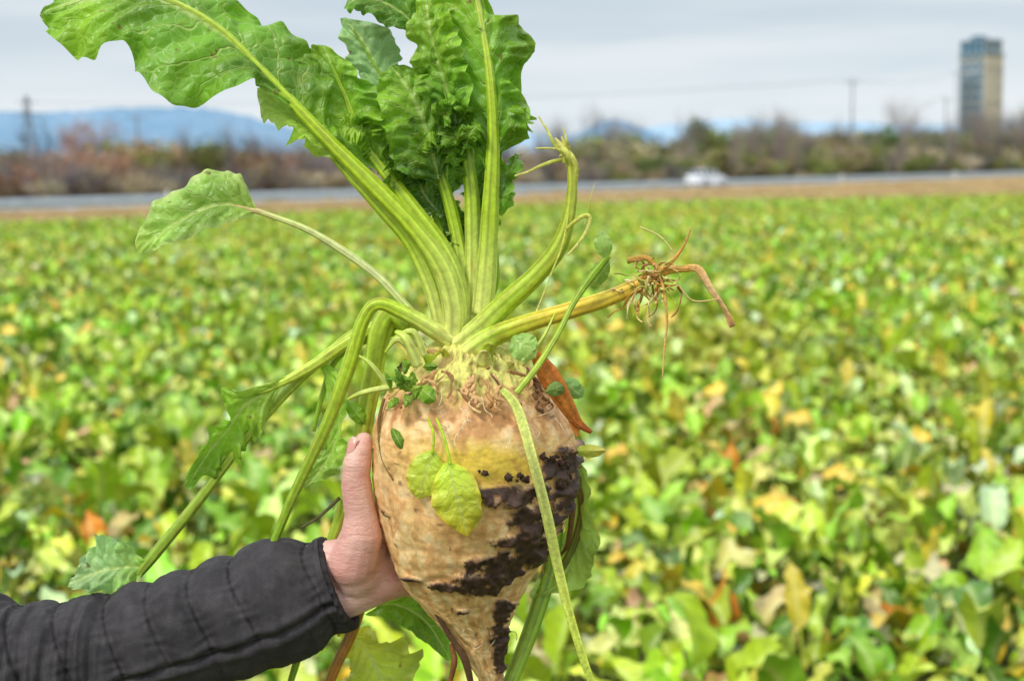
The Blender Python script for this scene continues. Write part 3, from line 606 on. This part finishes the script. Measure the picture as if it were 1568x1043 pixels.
# ---------------------------------------------------------------- ground
def simplemat(name,c1,c2,scale,rough=.9,bstr=.5,bdist=.05,detail=3,lo=.35,hi=.65,spec=.3,coord='Object'):
    m,nt,out=newmat(name); nz=noiseT(nt,scale,detail,.65,coord=coord)
    p=N(nt,'ShaderNodeBsdfPrincipled'); nt.links.new(mixrgb(nt,maprange(nt,nz,lo,hi),c1,c2),p.inputs['Base Color'])
    p.inputs['Roughness'].default_value=rough; p.inputs['Specular IOR Level'].default_value=spec
    if bstr: nt.links.new(bump(nt,nz,bstr,bdist),p.inputs['Normal'])
    nt.links.new(p.outputs[0],out.inputs[0]); return m
mb=MB()
mb.quadp([(-4000,-200,0),(4000,-200,0),(4000,5500,0),(-4000,5500,0)])
mb.obj('ground',[simplemat('soil_ground',lin(70,70,34),lin(102,110,50),1.5,bstr=0)],smooth=False)
def edge_y(x): return 47+.68*(x+17) if x<2 else 60+.05*(x-2)
RD=Vector((100,115,0)).normalized(); RN=Vector((-RD.y,RD.x,0)); RC=Vector((0,107,0))
def road(a,l,z=0): v=RC+RD*a+RN*l; return (v.x,v.y,z)
mb=MB(); xs=[-52+i*4 for i in range(56)]
for i,x in enumerate(xs):
    y0=max(5,edge_y(x)-1); y1=RC.y+(x-RC.x)*RD.y/RD.x-5.6/RD.x
    mb.vert((x,y0,.004)); mb.vert((x,max(y1,y0),.004))
for i in range(len(xs)-1): mb.face((2*i,2*i+2,2*i+3,2*i+1))
mb.obj('verge',[simplemat('verge_grass',lin(184,158,126),lin(158,150,104),.35,bstr=0)],smooth=False)
mb=MB()
mb.quadp([road(-400,-5.2,.12),road(500,-5.2,.12),road(500,5.2,.12),road(-400,5.2,.12)],m=0)
mb.quadp([road(-400,-5.5,0),road(500,-5.5,0),road(500,-5.2,.12),road(-400,-5.2,.12)],m=2)
for l in (-4.7,4.7): mb.quadp([road(-400,l-.1,.124),road(500,l-.1,.124),road(500,l+.1,.124),road(-400,l+.1,.124)],m=1)
for a in range(-200,300,12): mb.quadp([road(a,-.08,.124),road(a+5,-.08,.124),road(a+5,.08,.124),road(a,.08,.124)],m=1)
mb.obj('road',[simplemat('asphalt',lin(140,145,150),lin(158,162,166),3,bstr=0),simplemat('road_paint',lin(220,220,215),lin(235,235,230),3,bstr=0),simplemat('kerb',lin(150,148,142),lin(170,168,160),3,bstr=0)],smooth=False)
mb=MB(); rl=6.0
pf=[(.20,0),(.28,.06),(.36,.0),(.44,.06),(.54,.0),(.62,.03)]
for a0_,b0_ in zip(pf,pf[1:]):
    mb.quadp([road(-400,rl-a0_[1],a0_[0]),road(500,rl-a0_[1],a0_[0]),road(500,rl-b0_[1],b0_[0]),road(-400,rl-b0_[1],b0_[0])])
for a in range(-160,260,3):
    v=road(a,rl+.08); mb.box(v[0],v[1],.32,.1,.1,.64,rot=math.atan2(RD.y,RD.x))
mb.obj('guard_rail',[simplemat('galvanised_steel',lin(195,203,210),lin(216,222,227),2,rough=.5,bstr=0)],smooth=False)
# ---------------------------------------------------------------- crop
def scatter(name,pts,coll_objs):
    coll=bpy.data.collections.new(name+'_parts')
    for i,o in enumerate(coll_objs): o.name='%s_part_%02d'%(name,i); coll.objects.link(o)
    me=bpy.data.meshes.new(name); me.from_pydata([p[0] for p in pts],[],[])
    a=me.attributes.new('rot','FLOAT_VECTOR','POINT'); a.data.foreach_set('vector',[x for p in pts for x in p[1]])
    a=me.attributes.new('scl','FLOAT_VECTOR','POINT'); a.data.foreach_set('vector',[x for p in pts for x in p[2]])
    a=me.attributes.new('idx','INT','POINT'); a.data.foreach_set('value',[p[3] for p in pts])
    o=bpy.data.objects.new(name,me); scene.collection.objects.link(o)
    ng=bpy.data.node_groups.new(name,'GeometryNodeTree')
    ng.interface.new_socket('Geometry',in_out='INPUT',socket_type='NodeSocketGeometry'); ng.interface.new_socket('Geometry',in_out='OUTPUT',socket_type='NodeSocketGeometry')
    gi=ng.nodes.new('NodeGroupInput'); go=ng.nodes.new('NodeGroupOutput'); ip=ng.nodes.new('GeometryNodeInstanceOnPoints')
    ci=ng.nodes.new('GeometryNodeCollectionInfo'); ci.inputs['Collection'].default_value=coll; ci.inputs['Separate Children'].default_value=True; ci.inputs['Reset Children'].default_value=True
    def na(n,t):
        x=ng.nodes.new('GeometryNodeInputNamedAttribute'); x.data_type=t; x.inputs['Name'].default_value=n; return x.outputs['Attribute']
    L=ng.links.new
    L(gi.outputs[0],ip.inputs['Points']); L(ci.outputs[0],ip.inputs['Instance']); ip.inputs['Pick Instance'].default_value=True
    L(na('idx','INT'),ip.inputs['Instance Index']); L(na('rot','FLOAT_VECTOR'),ip.inputs['Rotation']); L(na('scl','FLOAT_VECTOR'),ip.inputs['Scale'])
    L(ip.outputs[0],go.inputs[0])
    md=o.modifiers.new('scatter','NODES'); md.node_group=ng; return o
cropCols=[(lin(162,198,40),30),(lin(132,176,38),22),(lin(188,215,66),24),(lin(208,226,118),13),(lin(216,218,66),9),(lin(228,234,176),6),(lin(230,192,62),3),(lin(218,150,60),1.2),(lin(212,175,120),3),(lin(80,125,28),12)]
cw=[c[1] for c in cropCols]
mCrop=cropmat('crop_leaf')
mCropS=vcolmat('crop_stem',namt=0,rnd=.15,spec=0)
def lplant(seed):
    rr=random.Random(seed); mb=MB(); nl=rr.randint(12,16)
    for li in range(nl):
        az=li*2.4+rr.uniform(-.4,.4); el=rr.uniform(.5,1.5); PL=rr.uniform(.08,.20); BL_=rr.uniform(.10,.19); Wd=BL_*rr.uniform(.22,.34)
        c=rr.choices([c[0] for c in cropCols],cw)[0]; c=tuple(x*rr.uniform(.8,1.2) for x in c)
        if el<.75 and rr.random()<.25: c=rr.choice([lin(220,192,85),lin(215,165,95),lin(212,210,85)])
        h=Vector((math.cos(az),math.sin(az),0)); side=Vector((-h.y,h.x,0))
        p=h*.02; e_=el; pts=[p.copy()]
        for s in range(2):
            p=p+(h*math.cos(e_)+Vector((0,0,1))*math.sin(e_))*PL/2; e_-=.12; pts.append(p.copy())
        sc=mixc(lin(185,208,90),c,.3); b=len(mb.v)
        for i,pp in enumerate(pts):
            r=.007-.0015*i
            for k in range(3):
                th=k*2.094; mb.vert(pp+side*r*math.cos(th)+(h.cross(side))*r*math.sin(th),(0,0),sc)
        for i in range(2):
            for k in range(3): mb.face((b+i*3+k,b+i*3+(k+1)%3,b+i*3+3+(k+1)%3,b+i*3+3+k),1)
        droop=rr.uniform(.04,.34); tw=rr.uniform(-1.1,1.1); fold=rr.uniform(.0,.9); nu=10; b=len(mb.v); ph=rr.uniform(0,6); fq=rr.uniform(10,17)
        e_+=rr.uniform(-.1,.3)
        for i in range(nu+1):
            u=i/nu
            if i: p=p+(h*math.cos(e_)+Vector((0,0,1))*math.sin(e_))*BL_/nu; e_-=droop*(.4+u)*.8
            nrm=(Vector((0,0,1))*math.cos(e_)-h*math.sin(e_)); sdv=side*math.cos(tw*u)+nrm*math.sin(tw*u)
            wv=Wd*(math.sin(math.pi*(u**.72*.97+.015))**.8)+.001
            for k in range(-3,4):
                v=k/3; a=abs(v); rf=.011*a*a*math.sin(u*fq+ph+(2 if v>0 else 0))+.0035*math.sin(u*22+v*4+ph)*(a>0)
                mb.vert(p+sdv*wv*v*(1+.07*math.sin(u*fq*1.3+ph*2+v))+nrm*(fold*wv*a**1.2+rf),(u,v*.5+.5),mixc(c,lin(224,234,158),.38) if a<.1 else tuple(x*(1-.15*a+.15*math.sin(u*25+a*5)) for x in c))
        for i in range(nu):
            for k in range(6):
                a=b+i*7+k; mb.face((a,a+1,a+8,a+7),0)
    return mb.obj('plant',[mCrop,mCropS],link=False)
plants=[lplant(100+i) for i in range(16)]
pts=[]; rr=random.Random(3)
rowdir=math.radians(58)
for i in range(-320,340):
    for j in range(-480,480):
        a=i*.33; b=j*.22
        x=a*math.cos(rowdir)+b*math.sin(rowdir); yy=30-a*math.sin(rowdir)+b*math.cos(rowdir)
        x+=rr.gauss(0,.05); yy+=rr.gauss(0,.05)
        if yy<2.1 or yy>edge_y(x)+rr.uniform(-.5,.5) or abs(x)>yy*.5+2.2: continue
        if rr.random()<.06: continue
        s=rr.uniform(.75,1.2)*(1+.12*noise.noise(Vector((x*.3,yy*.3,0))))
        if yy<4: s*=.9
        pts.append(((x,yy,0),(rr.gauss(0,.12),rr.gauss(0,.12),rr.uniform(0,6.28)),(s,s,s*rr.uniform(.9,1.25)),rr.randrange(16)))
scatter('sugar_beet_crop',pts,plants)
mTuft=vcolmat('dry_grass',namt=0,rnd=.25,spec=0)
def tuft(seed):
    rr=random.Random(seed); mb=MB()
    for i in range(60):
        x,y=rr.gauss(0,.25),rr.gauss(0,.25); h=rr.uniform(.10,.30); a=rr.uniform(0,3.14); w_=.02; lx,ly=rr.gauss(0,.1),rr.gauss(0,.1)
        c=rr.choice([lin(208,184,148),lin(210,172,140),lin(186,175,125),lin(160,168,98),lin(196,152,125)])
        mb.face([mb.vert((x-w_*math.cos(a),y-w_*math.sin(a),0),(0,0),c),mb.vert((x+w_*math.cos(a),y+w_*math.sin(a),0),(0,0),c),mb.vert((x+lx,y+ly,h),(0,0),c)])
    return mb.obj('tuft',[mTuft],link=False,smooth=False)
pts=[]
for k in range(9000):
    x=rr.uniform(-52,90); t0=edge_y(x); t1=RC.y+x*RD.y/RD.x-8
    if t1<t0: continue
    yy=t0+(t1-t0)*rr.random()**1.2
    if abs(x)>yy*.6: continue
    s=rr.uniform(.7,1.4); pts.append(((x,yy,0),(0,0,rr.uniform(0,6.28)),(s,s,s*rr.uniform(.5,1.1)),rr.randrange(5)))
scatter('dry_grass_verge',pts,[tuft(i) for i in range(5)])
# ---------------------------------------------------------------- trees
def grow(mb,p,d,L,r,lev,rr,col,spread=.5,leafc=None,ls=.3,nl=0,upb=.12):
    n=3; q_=p.copy(); dd=d.copy()
    for i in range(n):
        q2=q_+dd*L/n; ra=r*(1-.4*i/n); rb=r*(1-.4*(i+1)/n)
        s=dd.orthogonal().normalized(); t=dd.cross(s); b=len(mb.v)
        for (qq,r_) in((q_,ra),(q2,rb)):
            for k in range(3):
                th=k*2.094; mb.vert(qq+s*r_*math.cos(th)+t*r_*math.sin(th),(0,0),col)
        for k in range(3): mb.face((b+k,b+(k+1)%3,b+3+(k+1)%3,b+3+k))
        q_=q2; dd=(dd+Vector((rr.gauss(0,.12),rr.gauss(0,.12),rr.gauss(0,.08)+upb*.4))).normalized()
        if lev>0:
            for _ in range(rr.choice((1,2)) if i<n-1 else 3):
                nd=(dd+Vector((rr.gauss(0,spread),rr.gauss(0,spread),rr.gauss(upb,spread*.6)))).normalized()
                grow(mb,q_,nd,L*rr.uniform(.55,.8),rb*.6,lev-1,rr,col,spread,leafc,ls,nl,upb)
    if lev<=1 and nl:
        for _ in range(nl):
            c=q_+Vector((rr.gauss(0,ls*1.6),rr.gauss(0,ls*1.6),rr.gauss(0,ls*1.6))); cl=rr.choice(leafc); g_=rr.uniform(.6,1.3); cl=tuple(x*g_ for x in cl)
            a=Vector((rr.gauss(0,1),rr.gauss(0,1),rr.gauss(0,1))).normalized()*ls; b_=a.orthogonal().normalized()*ls*.7
            mb.quadp([c-a,c+b_,c+a,c-b_],cl)
mTree=vcolmat('distant_branches',namt=0,rnd=.3,spec=0)
def tree(name,px,pytop,dist,seed,col,lev=3,spread=.5,leafc=None,ls=.3,nl=0,trunk=.33,r=.16,upb=.12):
    rr=random.Random(seed); mb=MB(); H=10
    grow(mb,Vector((0,0,0)),Vector((0,0,1)),H*trunk,r*H/8,lev,rr,col,spread,leafc,ls,nl,upb)
    zmax=max(v[2] for v in mb.v); o=mb.obj(name,[mTree],smooth=False)
    k=GZ(px,pytop,dist)/zmax; o.location=(GX(px,dist),dist,0); o.scale=(k,k,k)
    return o
srcs=[]
pal=[(lin(150,132,126),None),(lin(160,142,126),[lin(175,152,120),lin(155,142,108)]),(lin(142,128,128),None),(lin(158,132,114),[lin(176,138,108),lin(166,128,100)]),(lin(140,136,104),[lin(150,155,86),lin(124,138,76)]),(lin(172,154,140),[lin(190,176,145)]),(lin(118,112,92),[lin(104,122,68),lin(90,110,62)]),(lin(142,126,124),None)]
for i,(c,lc) in enumerate(pal):
    rr=random.Random(50+i); mb=MB(); tall=(i==7)
    for s in range(3 if tall else 7):
        a=rr.uniform(0,6.28); grow(mb,Vector((rr.gauss(0,.4),rr.gauss(0,.4),0)),Vector((math.cos(a)*(.15 if tall else .5),math.sin(a)*(.15 if tall else .5),1)).normalized(),1.5,.05,3 if tall else 2,rr,tuple(x*rr.uniform(.7,1.25) for x in c),.35 if tall else .45,lc,.13,2 if lc else 0,.15)
    zm=max(v[2] for v in mb.v); mb.v=[(v[0]/zm*1.15,v[1]/zm*1.15,v[2]/zm) for v in mb.v]
    srcs.append(mb.obj('shrub',[mTree],link=False,smooth=False))
pts=[]; rr=random.Random(12)
for k in range(1900):
    a=rr.uniform(-110,210); l=11+rr.random()*26; v=road(a,l)
    px=784+v[0]/max(v[1],5)*F
    htop=6.0 if px<450 else 4.3
    big=noise.noise(Vector((a*.07,0,3)))
    h=htop*rr.uniform(.40,1.0)*(1+.8*big)*(.5+.5*min(1,(l-8)/14))*max(.8,v[1]/135)
    h=max(1.2,min(h,8)); sw=h*rr.uniform(.8,1.2)
    cz=noise.noise(Vector((a*.045,l*.05,8)))
    if px<450: idx=rr.choice([0,1,3,1,2,3,0,4] if cz>0 else [0,2,2,3,1,5])
    elif px<900: idx=rr.choice([0,2,0,1,5,2])
    else: idx=rr.choice([1,4,5,6,4,1] if cz>.0 else [0,1,2,0,4,6,2,5])
    if rr.random()<.07: idx=7; h=rr.uniform(5.5,9)*max(.8,v[1]/155); sw=h*.55
    pts.append((v[:2]+(0,),(0,0,rr.uniform(0,6.28)),(sw,sw,h),idx))
scatter('hedgerow',pts,srcs)
tree('bare_tree',1378,134,215,1,lin(140,128,128),lev=4,spread=.55,r=.06,trunk=.25)
tree('bare_tree',905,148,260,2,lin(150,144,148),lev=4,spread=.3,r=.07,trunk=.3)
tree('bare_tree',1218,178,240,3,lin(145,132,130),lev=4,spread=.5,r=.06,trunk=.25)
tree('bare_tree',225,185,150,4,lin(135,122,124),lev=4,spread=.4,r=.06,trunk=.28)
tree('autumn_tree',140,180,125,5,lin(145,118,108),lev=4,spread=.45,leafc=[lin(178,125,100),lin(166,118,96),lin(170,136,106)],ls=.10,nl=1,r=.06,trunk=.25)
tree('bare_tree',80,165,135,6,lin(95,98,102),lev=4,spread=.35,r=.07,trunk=.3)
tree('poplar_tree',1076,178,190,7,lin(85,94,60),lev=3,spread=.28,leafc=[lin(82,104,52),lin(104,124,62),lin(68,88,44)],ls=.28,nl=5,r=.1,trunk=.3)
tree('evergreen_tree',1345,186,205,8,lin(62,76,48),lev=3,spread=.7,leafc=[lin(60,84,46),lin(80,104,54),lin(99,119,64)],ls=.35,nl=5,r=.1,trunk=.26)
tree('autumn_tree',420,225,130,9,lin(150,120,106),lev=3,spread=.5,leafc=[lin(182,115,88),lin(168,108,84)],ls=.14,nl=1,r=.06,trunk=.25)
tree('bare_tree',1520,182,230,10,lin(145,130,124),lev=4,spread=.5,r=.06,trunk=.25)
# ---------------------------------------------------------------- hills
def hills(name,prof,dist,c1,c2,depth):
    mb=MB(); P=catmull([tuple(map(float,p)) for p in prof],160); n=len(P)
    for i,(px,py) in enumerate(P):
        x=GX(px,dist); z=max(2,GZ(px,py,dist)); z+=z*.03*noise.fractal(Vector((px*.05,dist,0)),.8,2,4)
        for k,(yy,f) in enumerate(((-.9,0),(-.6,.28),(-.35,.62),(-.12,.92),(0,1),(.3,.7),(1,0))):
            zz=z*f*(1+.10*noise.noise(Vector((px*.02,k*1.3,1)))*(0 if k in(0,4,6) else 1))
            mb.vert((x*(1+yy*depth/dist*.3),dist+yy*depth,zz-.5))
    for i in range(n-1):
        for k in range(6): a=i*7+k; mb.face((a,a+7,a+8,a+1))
    mb.obj(name,[simplemat(name+'_haze_blue',c1,c2,.006,bstr=0,lo=.4,hi=.6,spec=0)])  # distance haze is painted into the base colour as pale blue
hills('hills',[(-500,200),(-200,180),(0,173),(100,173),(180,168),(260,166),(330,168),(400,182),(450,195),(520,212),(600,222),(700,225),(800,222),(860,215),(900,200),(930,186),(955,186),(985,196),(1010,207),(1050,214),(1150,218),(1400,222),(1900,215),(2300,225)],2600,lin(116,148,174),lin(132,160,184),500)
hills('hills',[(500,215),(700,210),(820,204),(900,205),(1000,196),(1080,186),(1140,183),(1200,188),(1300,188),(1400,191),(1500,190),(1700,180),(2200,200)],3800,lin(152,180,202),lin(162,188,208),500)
# ---------------------------------------------------------------- tower
tw=empty('grain_silo_tower'); TD=450; tx=GX(1499,TD); ztop=GZ(1499,90,TD)
rot=math.radians(35); wA=8.8; wB=9.6
mC=simplemat('silo_concrete',lin(210,200,178),lin(193,183,164),.35,bstr=0); mDk=simplemat('silo_bluegrey_panel',lin(145,158,168),lin(162,173,182),.5,bstr=0); mG=simplemat('silo_glass',lin(52,100,128),lin(85,130,152),.6,rough=.3,bstr=0)  # tan concrete, blue-grey panels and trim, blue glass
mb=MB(); cr_,sr_=math.cos(rot),math.sin(rot)
def tb(x,y,z,sx,sy,sz,m):
    mb.box(tx+x*cr_-y*sr_,TD+x*sr_+y*cr_,z,sx,sy,sz,m=m,rot=rot)
tb(0,0,ztop/2,wA,wB,ztop,0)
for i in range(5): tb(-wA/2+.5+i*(wA-1)/4,-wB/2-.15,ztop/2,.4,.3,ztop-.4,0)
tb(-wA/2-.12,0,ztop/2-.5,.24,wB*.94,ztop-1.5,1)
for k in range(11):
    tb(-wA/2-.3,0,2+k*(ztop-4)/10,.2,wB*.96,.35,0)
    for j in(-1,0,1): tb(-wA/2-.27,j*2.9,3.4+k*(ztop-4)/10,.12,1.6,2.0,2)
for k in(0,1,2): tb(0,0,ztop*(.3+.3*k),wA+.5,wB+.5,.3,0)
for k in range(6): tb(2.2,-wB/2-.06,5+k*5,1.1,.2,1.4,2)
for j in(-2,2):
    for x_ in(-2.2,-.6): tb(-wA/2+x_-1.0,j,ztop*.42,.22,.22,ztop*.84,1)
for k in range(12):
    tb(-wA/2-2.4,0,2+k*ztop*.07,1.8,4.2,.18,1)
tb(0,0,ztop+.25,wA+.8,wB+.8,.5,1)
tb(-.2,0,ztop+2.4,wA*.94,wB*.92,3.8,2)
for i in range(5): tb(-.2-wA*.47+i*wA*.235,-wB*.46-.05,ztop+2.4,.4,.2,3.8,0)
for i in range(5): tb(-.2-wA*.47-.05,-wB*.46+i*wB*.23,ztop+2.4,.2,.4,3.8,1)
tb(-.2,0,ztop+4.5,wA*1.0,wB*.98,.4,1); tb(-1.8,0,ztop+5.3,3.4,3,1.2,2); tb(2.2,0,ztop+5.6,.15,.15,2.2,1)
tb(-8.5,0,6,5,6,12,1); tb(8.5,1,5,7,7,10,0)
mb.obj('tower_block',[mC,mDk,mG],tw,smooth=False)
mP=simplemat('pole_metal',lin(125,130,136),lin(140,146,152),1,bstr=0)
def pole(name,px,pytop,dist,lattice=False):
    mb=MB(); H=GZ(px,pytop,dist); x=GX(px,dist)
    if not lattice:
        tube(mb,[(x,dist,0,.22),(x,dist,H*.5,.18),(x,dist,H,.12)],[(1,1,1)],n=4,ring=8,world=True); mb.box(x,dist,H-.8,2.4,.14,.14); 
        for k in(-1.1,0,1.1): mb.box(x+k,dist,H-.5,.1,.1,.5)
    else:
        def bar(a,b): tube(mb,[(*a,.08),(*b,.08)],[(1,1,1)],n=1,ring=4,world=True)
        cs=lambda z:1.0*(1-z/H)+.25
        for k in range(8):
            z0,z1=H*k/8,H*(k+1)/8; a,b=cs(z0),cs(z1); cn=[(-1,-1),(1,-1),(1,1),(-1,1)]
            for i in range(4):
                c0_,c1_=cn[i],cn[(i+1)%4]
                bar((x+c0_[0]*a,dist+c0_[1]*a,z0),(x+c0_[0]*b,dist+c0_[1]*b,z1)); bar((x+c0_[0]*a,dist+c0_[1]*a,z0),(x+c1_[0]*b,dist+c1_[1]*b,z1))
        for zz,l in((H*.8,2.4),(H*.93,1.8)): mb.box(x,dist,zz,l*2,.15,.2)
    return mb.obj(name,[mP],smooth=False)
pole('utility_pole',1305,124,260); pole('lattice_pylon',57,150,260,True); pole('utility_pole',1447,150,300); pole('utility_pole',1462,112,430); pole('utility_pole',222,175,200)
mb=MB()
for off,dz in((0,0),(1.1,0),(-1.1,0)):
    A=Vector((GX(1305,260)+off,260,GZ(1305,126,260))); B=Vector((GX(1462,430)+off,430,GZ(1462,114,430))); Cc=Vector((GX(57,260)+off*2,260,GZ(57,160,260)))
    for (a,b,sag) in((A,B,1.5),(Cc,A,1.6)):
        pts=[]
        for i in range(9):
            s=i/8; p_=a.lerp(b,s); pts.append((p_.x,p_.y,p_.z-sag*4*s*(1-s),.014))
        tube(mb,pts,[(1,1,1)],n=40,ring=4,world=True)
mb.obj('power_lines',[mP])
mb=MB()
for a in range(-60,160,25):
    v=road(a,-6.2); mb.box(v[0],v[1],.5,.12,.12,1.0)
mb.obj('marker_posts',[simplemat('white_plastic',lin(230,230,228),lin(240,240,238),2,bstr=0)],smooth=False)
# ---------------------------------------------------------------- car
car=empty('white_car'); mW=simplemat('car_paint',lin(236,238,242),lin(240,242,245),1,rough=.2,bstr=0,spec=.5); mGl=simplemat('car_glass',lin(70,82,92),lin(80,92,102),1,rough=.1,bstr=0); mT=simplemat('tyre',lin(25,25,26),lin(35,35,36),3,bstr=0)
mb=MB()
ST=[(-2.1,.35,.62,.62,.55),(-2.02,.28,.78,.74,.80),(-1.5,.24,.88,.84,.86),(-.7,.22,.96,.86,.88),(.5,.22,.98,.87,.88),(1.3,.24,.98,.86,.88),(1.95,.28,.96,.82,.84),(2.1,.36,.80,.74,.70)]
for (x,zb,zt,wt,wb_) in ST:
    for (y,z) in((-wb_,zb),(-wb_-.02,zb+.25),(-wt,zt),(-wt*.6,zt+.03),(wt*.6,zt+.03),(wt,zt),(wb_+.02,zb+.25),(wb_,zb)): mb.vert((x,y,z))
for i in range(len(ST)-1):
    for k in range(8): a=i*8+k;b=i*8+(k+1)%8; mb.face((a,b,b+8,a+8),0)
mb.face(range(8),0); mb.face([len(ST)*8-8+k for k in range(8)][::-1],0)
b=len(mb.v); CB=[(-1.25,.93,-.75),(-.45,1.42,-.6),(.3,1.48,-.62),(1.3,1.40,-.6),(1.95,.95,-.72)]
for (x,z,y) in CB:
    mb.vert((x,y*1.12,.93)); mb.vert((x,y,z)); mb.vert((x,-y,z)); mb.vert((x,-y*1.12,.93))
for i in range(4):
    a=b+i*4
    mb.face((a,a+1,a+5,a+4),1); mb.face((a+3,a+7,a+6,a+2),1); mb.face((a+1,a+2,a+6,a+5),0 if i in(1,2) else 1)
for x in(-.42,.35,1.28):
    for s in(-1,1): mb.box(x,s*.66,1.17,.09,.12,.52,m=0)
for x in(-1.35,1.35):
    for s in(-1,1):
        b=len(mb.v)
        for yy in(-.1,.1):
            for k in range(16): mb.vert((x+.32*math.cos(k*math.pi/8),s*.80+yy,.32+.32*math.sin(k*math.pi/8)))
        for k in range(16): mb.face((b+k,b+(k+1)%16,b+16+(k+1)%16,b+16+k),2)
        mb.face([b+k for k in range(16)],2); mb.face([b+16+k for k in range(16)][::-1],2); mb.box(x,s*.905,.32,.3,.02,.3,m=0)
for s in(-1,1): mb.box(-2.06,s*.55,.66,.08,.3,.14,m=1); mb.box(2.07,s*.6,.75,.06,.22,.2,m=2); mb.box(-.75,s*.95,1.0,.12,.16,.12,m=0)
mb.obj('car_body',[mW,mGl,mT],car,smooth=False)
cv=None
for a in range(-100,200):
    v=road(a*.5,-2.4)
    if cv is None or abs(784+v[0]/v[1]*F-1082)<abs(784+cv[0]/cv[1]*F-1082): cv=v
car.location=(cv[0],cv[1],.126); car.rotation_euler=(0,0,math.atan2(RD.y,RD.x)+math.pi)
